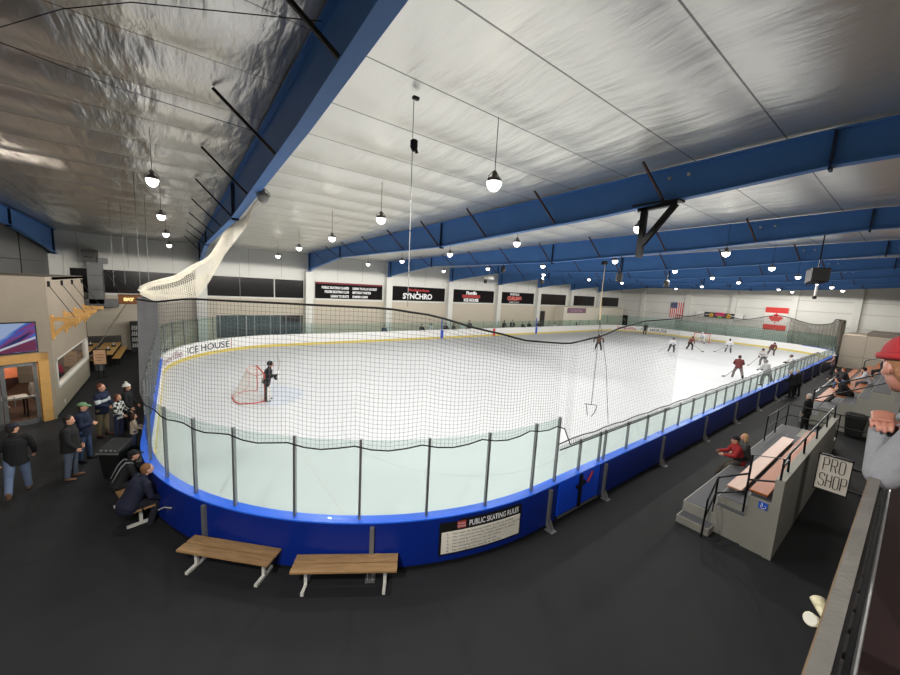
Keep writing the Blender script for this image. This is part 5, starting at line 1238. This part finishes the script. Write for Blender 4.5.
    # ---- gloves
    if gloves:
        for k in (0, 1):
            w = MB(); p = S(J['w%d' % k]); d = J['d%d' % k]
            w.capsule(p - d * 0.06 * s, p + d * 0.11 * s, 0.058 * s, 0.055 * s, 0.05 * s, 0.04 * s, n=12); w.build('glove', cloth(gloves), root, True)
    # ---- hair and hat
    hm = mat('hair ' + hair, HAIRC[hair], 0.7, var=0.25, scale=30, bump=0.4, bscale=80)
    if hair and not (hat in ('helmet',)):
        w = MB(); w.ellipsoid(hp(-0.022, 0, 0.036), (0.098 * hs, 0.084 * hs, 0.098 * hs), HR, 18, 12); w.ellipsoid(hp(-0.045, 0, -0.02), (0.066 * hs, 0.072 * hs, 0.075 * hs), HR, 16, 10)
        if long_hair:
            w.capsule(hp(-0.055, 0, 0.0), hp(-0.085, 0, -0.20), 0.075 * hs, 0.06 * hs, 0.05 * hs, 0.035 * hs, side=HR @ V((0, 1, 0)), n=14)
            for sd in (1, -1): w.capsule(hp(-0.01, 0.072 * sd, 0.02), hp(-0.02, 0.085 * sd, -0.15), 0.03 * hs, 0.024 * hs, n=10)
        if hair != 'grey' or hat is None: w.build('hair', hm, root, True) if detail < 1 else w.remesh('hair', hm, root, max(vox, 0.008), 2)
    hcm = cloth(hatc)
    if hat == 'cap':
        w = MB(); w.ellipsoid(hp(-0.012, 0, 0.045), (0.108 * hs, 0.090 * hs, 0.088 * hs), HR, 20, 10, zmin=-0.05); crown = w.build('cap_crown', hcm, root, True)
        w = MB(); w.add([hp(x, y, z) for z0 in (0.0, -0.008) for x, y, z in [(0.07, -0.078, 0.046 + z0), (0.13, -0.07, 0.036 + z0), (0.172, -0.04, 0.028 + z0), (0.185, 0, 0.026 + z0), (0.172, 0.04, 0.028 + z0), (0.13, 0.07, 0.036 + z0), (0.07, 0.078, 0.046 + z0)]],
                        [tuple(range(7)), tuple(range(13, 6, -1))] + [(i, (i + 1) % 7, 7 + (i + 1) % 7, 7 + i) for i in range(7)]); w.build('cap_brim', hcm, root)
        MB().ellipsoid(hp(-0.012, 0, 0.133), (0.01 * hs, 0.01 * hs, 0.006 * hs)).build('cap_button', hcm, crown, True)
    elif hat in ('beanie', 'pompom'):
        w = MB(); w.ellipsoid(hp(-0.02, 0, 0.052), (0.112 * hs, 0.094 * hs, 0.098 * hs), HR, 24, 12, zmin=-0.15); crown = w.build('beanie_crown', hcm, root, True)
        w = MB(); n = 28
        w.tube([hp(-0.02 + 0.110 * math.cos(2 * PI * i / n), 0.093 * math.sin(2 * PI * i / n), 0.042 - 0.012 * math.cos(2 * PI * i / n) * -1) for i in range(n)], 0.017 * hs, 10, closed=True); w.build('beanie_cuff', hcm, root, True)
        if hat == 'pompom': MB().ellipsoid(hp(-0.03, 0, 0.17), (0.045 * hs, 0.045 * hs, 0.042 * hs)).build('pompom', hcm, crown, True)
    elif hat == 'helmet':
        w = MB(); w.ellipsoid(hp(-0.026, 0, 0.028), (0.118 * hs, 0.099 * hs, 0.122 * hs), HR, 18, 12, zmin=-0.8); w.build('helmet', hcm, root, True)
        w = MB()
        for y in (-0.05, 0, 0.05): w.tube([hp(0.108, y, 0.04), hp(0.125, y, -0.03), hp(0.1, y * 0.8, -0.1)], 0.004 * hs, 4)
        w.build('face_cage', STEEL_GREY, root)
    if detail >= 1 and hat != 'helmet':
        for sd in (1, -1): MB().ellipsoid(hp(0.082, 0.031 * sd, 0.006), (0.010 * hs, 0.013 * hs, 0.0075 * hs), HR, 10, 8).build('eye', mat('eye', (50, 40, 36), 0.3), body, True)
        MB().ellipsoid(hp(0.0935, 0, -0.064), (0.008 * hs, 0.022 * hs, 0.005 * hs), HR, 10, 6).build('mouth', mat('lips', (164, 96, 86), 0.5), body, True)
    return root, J, s, S, dict(tz=tz, tx=tx, lat=lat, hip=hip, chest=chest, neck=neck, hp=hp)
NF = FLOOR
D = math.radians
# --- left group
r, J, s, S, q = person('person', 'man in black jacket, jeans and dark cap walking away at the far left', (-2.5, 7.64, NF), D(100), 1.86, legs=((-22, 18, 4), (16, 4, 4)), arms=((-10, 16, 25), (12, 16, 25)), head=(-50, 8), jacket=(20, 19, 21), pants=(96, 110, 138), shoes=(92, 66, 48), hat='cap', hatc=(26, 28, 40), hair='dark', build=1.08)
MB().ellipsoid(S(q['neck'] - q['tx'] * 0.085 - q['tz'] * 0.075), (0.012, 0.075, 0.022)).build('back_emblem', mat('pale emblem', (176, 166, 120), 0.6), r, True)
person('person', 'man in black jacket and jeans standing beside the man in the green cap', (-1.66, 7.99, NF), D(-8), 1.76, legs=((2, 2, 4), (-3, 2, 4)), arms=((4, 8, 22, 8), (8, 8, 26, 8)), head=(0, 5), jacket=(27, 25, 27), pants=(84, 92, 110), shoes=(120, 88, 66), hair='dark', build=1.28)
person('person', 'man in green cap and navy jacket standing with folded hands', (-1.56, 9.05, NF), D(-18), 1.78, legs=((3, 3, 4), (-3, 2, 4)), arms=((4, 8, 88, 42), (4, 8, 88, 42)), head=(10, 4), jacket=(26, 34, 58), pants=(72, 88, 122), shoes=(30, 26, 26), hat='cap', hatc=(104, 138, 100), hair='brown', build=1.05)
r, J, s, S, q = person('person', 'man in navy and white pullover and khaki trousers facing the ice', (-1.4, 10.93, NF), D(-25), 1.84, legs=((2, 2, 4), (-2, 2, 4)), arms=((8, 10, 45, 5), (14, 10, 60, 5)), head=(0, 0), jacket=(28, 34, 62), pants=(146, 132, 104), shoes=(86, 52, 40), hair='auburn', build=1.06)
w = MB()
for k in (0, 1):
    e = J['e%d' % k].lerp(J['s%d' % k], 0.3); d = (J['e%d' % k] - J['s%d' % k]).normalized(); w.capsule(S(e - d * 0.035), S(e + d * 0.035), 0.074 * s, 0.071 * s, n=14)
w.capsule(S(q['chest'] - q['tz'] * 0.1), S(q['chest'] - q['tz'] * 0.05), 0.187 * s, 0.19 * s, 0.147 * s, 0.147 * s, side=q['lat'], n=20); w.build('white_stripe', cloth((206, 206, 210)), r, True)
person('person', 'woman in white pompom hat and black coat by the boards', (-0.80, 11.25, NF), D(-20), 1.68, legs=((2, 2, 3), (-2, 2, 3)), arms=((8, 8, 30), (8, 8, 30)), jacket=(24, 22, 26), pants=(36, 36, 44), hat='pompom', hatc=(226, 222, 214), hair='brown', long_hair=True)
person('person', 'girl in black and white checked coat standing beside the woman in the pompom hat', (-0.98, 10.62, NF), D(-25), 1.5, legs=((2, 2, 3), (-2, 2, 3)), arms=((16, 10, 45, 10), (12, 10, 40, 10)), jmat=plaid_mat(), pants=(36, 42, 70), hair='auburn', long_hair=True, build=0.98)
person('person', 'small child in cream coat standing against the boards', (-0.52, 9.35, NF), D(10), 1.15, legs=((2, 2, 3), (-2, 2, 3)), arms=((20, 10, 40), (20, 10, 40)), jacket=(196, 178, 158), pants=(60, 72, 104), hair='brown', long_hair=True, build=1.05)
r, J, s, S, q = person('person', 'seated person in black cap and black jacket with grey straps, facing the ice', (-0.56, 5.88, NF), D(12), 1.74, seat=0.45, lean=26, legs=((80, 100, 8), (76, 96, 8)), arms=((50, 14, 40, 10), (46, 14, 40, 10)), head=(0, 4), jacket=(22, 22, 24), pants=(28, 28, 32), shoes=(60, 60, 60), hat='cap', hatc=(16, 16, 18), hair='dark')
w = MB()
for sd in (1, -1): w.tube([S(q['neck'] + q['lat'] * 0.1 * sd + q['tx'] * 0.05), S(q['neck'] + q['lat'] * 0.12 * sd - q['tx'] * 0.105 + q['tz'] * 0.0), S(q['chest'] + q['lat'] * 0.13 * sd - q['tx'] * 0.15), S(q['hip'] + q['lat'] * 0.12 * sd - q['tx'] * 0.155 + q['tz'] * 0.05)], 0.016, 6)
w.build('strap', cloth((120, 122, 124)), r, True)
person('person', 'seated man in navy jacket leaning towards the ice on the left bench', (-0.29, 4.78, NF), D(22), 1.86, seat=0.45, lean=28, legs=((78, 98, 8), (72, 90, 8)), arms=((40, 16, 45, 12), (36, 16, 45, 12)), head=(0, 0), jacket=(22, 26, 46), pants=(26, 27, 36), shoes=(36, 32, 32), hair='ginger', build=1.28)
# --- near bleacher
r, J, s, S, q = person('person', 'man in red and black jacket and black beanie sitting on the bleacher edge', (14.72, -1.98, 0.345), D(125), 1.76, seat=0.0, lean=16, legs=((62, 48, 8), (50, 22, 8)), arms=((42, 16, 60, 15), (40, 16, 60, 15)), head=(10, 6), jacket=(150, 34, 38), pants=(74, 68, 62), shoes=(104, 92, 82), hat='beanie', hatc=(24, 24, 26), hair='dark')
w = MB(); w.capsule(S(q['hip'] + q['tz'] * 0.04), S(q['hip'] + q['tz'] * 0.12), 0.185 * s, 0.18 * s, 0.15 * s, 0.148 * s, side=q['lat'], n=18); w.build('dark_hem', cloth((30, 28, 30)), r, True)
person('person', 'blond person in black and white coat sitting behind the red jacket', (15.35, -2.0, 0.345), D(120), 1.66, seat=0.0, lean=10, legs=((60, 50, 8), (52, 30, 8)), arms=((30, 12, 50, 10), (30, 12, 50, 10)), jacket=(72, 70, 70), pants=(40, 40, 46), hair='blond', long_hair=True, hat=None)
person('person', 'bald man in black standing past the near bleacher rail', (22.9, -2.32, NF), D(75), 1.79, legs=((2, 2, 4), (-2, 2, 4)), arms=((-6, 10, 15), (-6, 10, 15)), jacket=(20, 20, 22), pants=(17, 17, 19), shoes=(20, 20, 20), hair='grey', detail=0, build=1.05)
person('person', 'grey haired person in black leaning on the near side boards, left one', (30.6, -0.62, NF), D(85), 1.74, lean=14, legs=((4, 4, 5), (-4, 2, 5)), arms=((30, 14, 60, 20), (30, 14, 60, 20)), jacket=(16, 16, 18), pants=(16, 16, 18), hair='grey', detail=0)
person('person', 'grey haired person in black leaning on the near side boards, right one', (31.6, -0.72, NF), D(75), 1.72, lean=10, legs=((4, 4, 5), (-4, 2, 5)), arms=((30, 14, 60, 20), (20, 14, 40, 20)), jacket=(20, 20, 22), pants=(18, 18, 20), hair='grey', detail=0)
person('person', 'person in dark jacket and grey trousers standing at the far bleacher front', (34.6, -2.0, 0.0 + NF), D(110), 1.78, legs=((2, 2, 4), (-2, 2, 4)), arms=((10, 10, 50), (10, 10, 50)), jacket=(52, 46, 44), pants=(110, 108, 108), hair='dark', detail=0)
person('person', 'red haired person in dark jacket and jeans sitting on the far orange bench', (31.6, -2.7, 0.75), D(95), 1.74, seat=0.42, lean=16, legs=((80, 70, 6), (80, 60, 6)), arms=((30, 12, 50, 10), (30, 12, 50, 10)), jacket=(26, 26, 30), pants=(84, 100, 134), hair='auburn', detail=0)
person('person', 'person in big black coat slumped on the far bleacher steps', (26.9, -3.15, 1.18), D(100), 1.8, seat=0.05, lean=38, legs=((70, 40, 8), (60, 30, 8)), arms=((30, 14, 40, 10), (30, 14, 40, 10)), jacket=(17, 17, 19), pants=(40, 38, 38), hair='dark', detail=0, build=1.25)
person('person', 'person in white and grey top with dark cap sitting high on the far bleacher', (29.8, -3.6, 1.56), D(95), 1.74, seat=0.0, lean=22, legs=((70, 80, 6), (70, 70, 6)), arms=((40, 14, 50, 10), (40, 14, 50, 10)), jacket=(176, 176, 182), pants=(60, 60, 66), hat='cap', hatc=(24, 24, 26), hair='dark', detail=0)
person('person', 'white haired person in black standing behind the far bleacher seats', (33.6, -3.9, 1.92), D(95), 1.76, seat=0.0, lean=8, legs=((70, 70, 6), (70, 70, 6)), jacket=(18, 18, 20), pants=(20, 20, 22), hair='dark', detail=0)
person('person', 'person with pale hat at the corner of the far boards', (45.5, -0.75, NF), D(95), 1.72, legs=((2, 2, 4), (-2, 2, 4)), arms=((20, 12, 50), (20, 12, 50)), jacket=(150, 116, 116), pants=(60, 60, 70), hat='beanie', hatc=(190, 188, 184), hair='dark', detail=0)
# --- people behind the lobby window
person('person', 'child in pink sitting behind the lobby window', (-3.45, 16.2, 0.0 + NF), D(75), 1.5, seat=0.98, lean=20, legs=((80, 80, 6), (80, 80, 6)), arms=((30, 12, 60, 10), (30, 12, 60, 10)), jacket=(206, 62, 96), pants=(70, 70, 90), hair='brown', long_hair=True, detail=0)
person('person', 'person in grey top behind the lobby window near its front end', (-3.6, 14.7, NF), D(75), 1.6, seat=0.6, lean=10, legs=((80, 80, 6), (80, 80, 6)), jacket=(128, 122, 116), pants=(50, 50, 60), hair='dark', detail=0)
person('person', 'person in rose top behind the middle of the lobby window', (-3.6, 17.4, NF), D(85), 1.65, seat=0.7, lean=10, legs=((80, 80, 6), (80, 80, 6)), jacket=(150, 92, 86), pants=(50, 50, 60), hair='auburn', detail=0)
# --- hockey players
def stick(hand, blade, turn, label, c=(120, 110, 100)):
    h, b_ = V(hand), V(blade); hv = V((b_.x - h.x, b_.y - h.y, 0)); b_ = V((h.x, h.y, b_.z)) + hv * min(1.0, 1.05 / max(0.01, hv.length)); o = empty('hockey_stick', tuple(h), 0, label, 'hockey stick', 'hockey sticks')
    m_ = mat('stick %d' % c[0], c, 0.5); MB().bar((0, 0, 0), b_ - h, 0.022, 0.03).build('shaft', m_, o)
    e = b_ - h; tn = V((math.cos(turn), math.sin(turn), 0)); MB().bar(e, e + tn * 0.28, 0.02, 0.07).build('blade', BLACK, o)
def player(label, x, y, hd, jc, pc, hc, sock, lean=30, legs=((30, 45, 12), (10, 40, 14)), arms=((35, 20, 50, 25), (35, 20, 50, 25)), h=1.78, st=None, gl=(30, 28, 30), det=0, slabel=None, head=(0, 5), build=1.05):
    r, J, s, S, q = person('hockey_player', label, (x, y, 0.0), hd, h, lean=lean, legs=legs, arms=arms, jacket=jc, pants=pc, shoes=(24, 24, 26), hat='helmet', hatc=hc, hair='dark', hockey=True, gloves=gl, detail=det, head=head, build=build)
    for k in (0, 1):
        w = MB(); a, b_ = J['k%d' % k], J['a%d' % k]; d = (b_ - a).normalized(); w.capsule(S(a - d * 0.02), S(b_ - d * 0.07), 0.088 * s, 0.076 * s, n=12); w.build('sock', cloth(sock), r, True)
    if st:
        M = Matrix.Translation((x, y, 0)) @ Matrix.Rotation(hd, 4, 'Z'); hw = M @ (S(J['w1'] + J['d1'] * 0.05))
        stick(hw, st[:3], st[3], slabel)
    return r, J, s, S, q
MAROON, WHT, BLK, DKG = (96, 44, 46), (214, 214, 218), (24, 24, 26), (56, 52, 54)
r, J, s, S, q = player('goaltender in black jersey and white pads standing at the near goal', 3.7, 12.12, D(-15), (26, 24, 28), (28, 26, 30), (20, 20, 22), (30, 30, 34), lean=12, legs=((6, 8, 6), (2, 6, 6)), arms=((10, 20, 60, 0), (20, 15, 100, -10)), h=1.84, gl=(40, 38, 40), det=1)
for k in (0, 1):
    w = MB(); a, b_ = J['k%d' % k] + V((0.05, 0, 0.12)), J['a%d' % k] + V((0.08, 0, -0.02)); w.capsule(S(a), S(b_), 0.125 * s, 0.13 * s, 0.045 * s, 0.05 * s, n=14); w.build('leg_pad', cloth((220, 218, 214)), r, True)
w = MB(); p = S(J['w1'] + J['d1'] * 0.04); w.obox(p + V((0.06, -0.04, 0)), (0, 1, 0), (0, 0, 1), (1, 0, 0), 0.1, 0.19, 0.03); w.build('blocker', cloth((226, 224, 220)), r, bevel=0.02)
w = MB(); p = S(J['w0'] + J['d0'] * 0.06); w.ellipsoid(p, (0.1, 0.09, 0.13)); w.build('catch_glove', cloth((36, 34, 36)), r, True)
M = Matrix.Translation((3.7, 12.12, 0)) @ Matrix.Rotation(D(-15), 4, 'Z'); hw = M @ S(J['w1'] + J['d1'] * 0.05)
gs = empty('goalie_stick', tuple(hw), 0, 'goaltender stick held upright with its blade in the air', 'hockey stick')
MB().bar((0, 0, -0.15), (0.12, 0.05, 0.55), 0.05, 0.04).build('paddle', mat('pale stick', (176, 170, 164)), gs); MB().bar((0.12, 0.05, 0.55), (0.02, 0.04, 0.92), 0.035, 0.03).build('shaft', mat('pale stick', (176, 170, 164)), gs); MB().bar((0.02, 0.04, 0.92), (-0.25, 0.05, 1.05), 0.06, 0.02).build('blade', mat('pale stick', (176, 170, 164)), gs)
player('skater in brown and black with arms spread over centre ice, alone', 34.6, 14.56, D(200), (92, 66, 50), BLK, BLK, BLK, lean=25, legs=((20, 30, 20), (-10, 20, 20)), arms=((20, 70, 20, 0), (20, 60, 20, 0)))
player('skater in white and black left of the far goal, left one', 42.1, 10.67, D(215), WHT, BLK, BLK, (60, 60, 70), st=(40.6, 12.6, 0.04, D(200)), slabel='stick of the white skater farthest left')
player('skater in maroon before the far goal', 46.8, 10.6, D(230), (112, 70, 62), BLK, BLK, (70, 50, 50), st=(46.5, 9.2, 0.04, D(250)), slabel='stick of the maroon skater before the far goal')
player('goaltender in white crouching in the far goal', 57.0, 12.6, D(180), WHT, WHT, WHT, WHT, lean=36, legs=((40, 60, 18), (40, 60, 18)), st=(56.2, 12.3, 0.04, D(250)), slabel='stick of the far goaltender')
player('skater in white with dark socks right of the far goal', 49.4, 7.7, D(200), WHT, (170, 170, 174), BLK, (90, 90, 96), st=(48.0, 8.9, 0.04, D(160)), slabel='stick of the white skater right of the far goal')
player('skater in maroon with grey trousers gliding alone near the side glass', 33.3, 2.76, D(20), MAROON, (110, 100, 98), (60, 40, 40), (116, 108, 104), lean=22, legs=((24, 30, 16), (-16, 16, 16)), st=(31.7, 4.3, 0.04, D(150)), slabel='stick of the maroon skater near the side glass', h=1.82)
player('skater in white and grey with a dark helmet beside the maroon skater', 42.8, 3.3, D(170), (176, 172, 172), (90, 86, 88), (60, 56, 58), (120, 116, 116), lean=34, st=(40.6, 4.3, 0.04, D(170)), slabel='stick of the white skater behind the near glass', h=1.82)
player('skater in maroon bending near the far end boards', 53.2, 4.8, D(215), (110, 66, 62), (110, 90, 84), (90, 56, 54), (110, 90, 86), lean=46, st=(51.6, 5.6, 0.04, D(170)), slabel='stick of the bending maroon skater')
player('large skater in pale grey seen from behind through the near glass', 32.2, 0.93, D(60), (176, 178, 178), (110, 112, 112), (120, 118, 118), (120, 122, 122), lean=20, legs=((14, 20, 14), (-14, 12, 14)), h=1.9, build=1.12)
player('skater in pale jersey by the near boards, nearest the corner', 39.7, 0.9, D(120), (184, 184, 182), (140, 140, 138), (96, 84, 80), (150, 150, 148), lean=14)
player('person in black by the corner boards with the rink name', 57.9, 20.6, D(220), BLK, BLK, BLK, BLK, lean=10, legs=((4, 6, 6), (-4, 6, 6)))
# --- players and coaches behind the far boards
bench = [(16.5, 1.72, (50, 58, 84), 'first dark figure behind the far glass under the first banner'), (20.8, 1.75, (34, 34, 40), 'dark figure under the synchro banner, left one'), (21.9, 1.8, (214, 214, 216), 'figure in white jersey under the synchro banner'), (23.9, 1.82, (36, 34, 36), 'dark figure just right of the synchro banner'), (24.9, 1.78, (60, 56, 54), 'dark figure beside the blue line mark'),
         (26.2, 1.72, (206, 206, 210), 'figure in white jersey under the boxed name banner'), (27.2, 2.1, (30, 30, 34), 'tall dark figure raised above the far bench'), (32.8, 2.05, (28, 28, 30), 'dark figure left under the curling banner'), (34.3, 2.1, (34, 34, 38), 'dark figure leaning under the curling banner'), (36.2, 1.8, (44, 42, 44), 'dark figure in the middle under the curling banner'),
         (37.5, 1.85, (24, 24, 26), 'dark figure right under the curling banner'), (39.4, 1.85, (24, 24, 26), 'dark figure by the far blue line post'), (42.9, 1.62, (196, 196, 200), 'small figure in white before the dark doorway'), (48.2, 1.6, (60, 54, 52), 'dark figure before the cream block room')]
for x, h, c, lb in bench:
    person('person', lb, (x, 26.24, NF), D(-90 + random.uniform(-30, 30)), h, lean=8, legs=((2, 2, 4), (-2, 2, 4)), arms=((25, 14, 50, 10), (25, 14, 50, 10)), jacket=c, pants=(30, 30, 34), hair='dark', hat='helmet' if c[0] > 150 else None, hatc=BLK, detail=-1)
# --- man in the red hat at the rail
def red_hat_man():
    heading = D(100)
    root, J, s, S, q = person('person', 'man in red knitted hat and grey sweatshirt leaning on the balcony rail', (3.44, -5.172, 3.5), D(92), 1.87, lean=26, legs=((-6, 4, 5), (-14, 8, 5)), armdirs=(((0.38, 0.05, -0.92), (0.08, -0.66, 0.52)), ((0.38, -0.05, -0.92), (0.08, 0.66, 0.50))), head=(-62, 12), jacket=(102, 103, 107), pants=(60, 58, 62), shoes=(40, 36, 34), hat='beanie', hatc=(128, 15, 23), hair='ginger', skin=SKIN_RED, detail=2, hoodie=True, build=1.05, curl=0.7)
    return root
red_hat_man()

# ------------------------------------------------------------------ camera, world, view
cam = bpy.data.cameras.new('camera'); co = bpy.data.objects.new('camera', cam); COL.objects.link(co)
cam.sensor_fit = 'HORIZONTAL'; cam.sensor_width = 36.0; cam.lens = 359.2123 * 36 / 900; cam.clip_start = 0.05; cam.clip_end = 300
f = V((0.60385988, 0.78557742, -0.13498655)); rt = V((0.79619103, -0.60250914, 0.05534064)); up = V((0.03785628, 0.14089307, 0.98930079))
co.matrix_world = Matrix(((rt.x, up.x, -f.x, 0.66117), (rt.y, up.y, -f.y, -4.85656), (rt.z, up.z, -f.z, 5.34586), (0, 0, 0, 1)))
SC.camera = co
wd = bpy.data.worlds.new('world'); SC.world = wd; wd.use_nodes = True
wd.node_tree.nodes['Background'].inputs[0].default_value = (0.6, 0.65, 0.7, 1); wd.node_tree.nodes['Background'].inputs[1].default_value = 0.02
vs = SC.view_settings; SC.display_settings.display_device = 'sRGB'
vs.view_transform = 'Standard'; vs.look = 'None'; vs.gamma = 1.0; vs.use_curve_mapping = False; vs.exposure = -0.55
SC.cycles.max_bounces = 8; SC.cycles.diffuse_bounces = 5; SC.cycles.glossy_bounces = 4; SC.cycles.transparent_max_bounces = 24; SC.cycles.use_denoising = True
SC.cycles.sample_clamp_indirect = 6.0; SC.cycles.caustics_reflective = False; SC.cycles.caustics_refractive = False
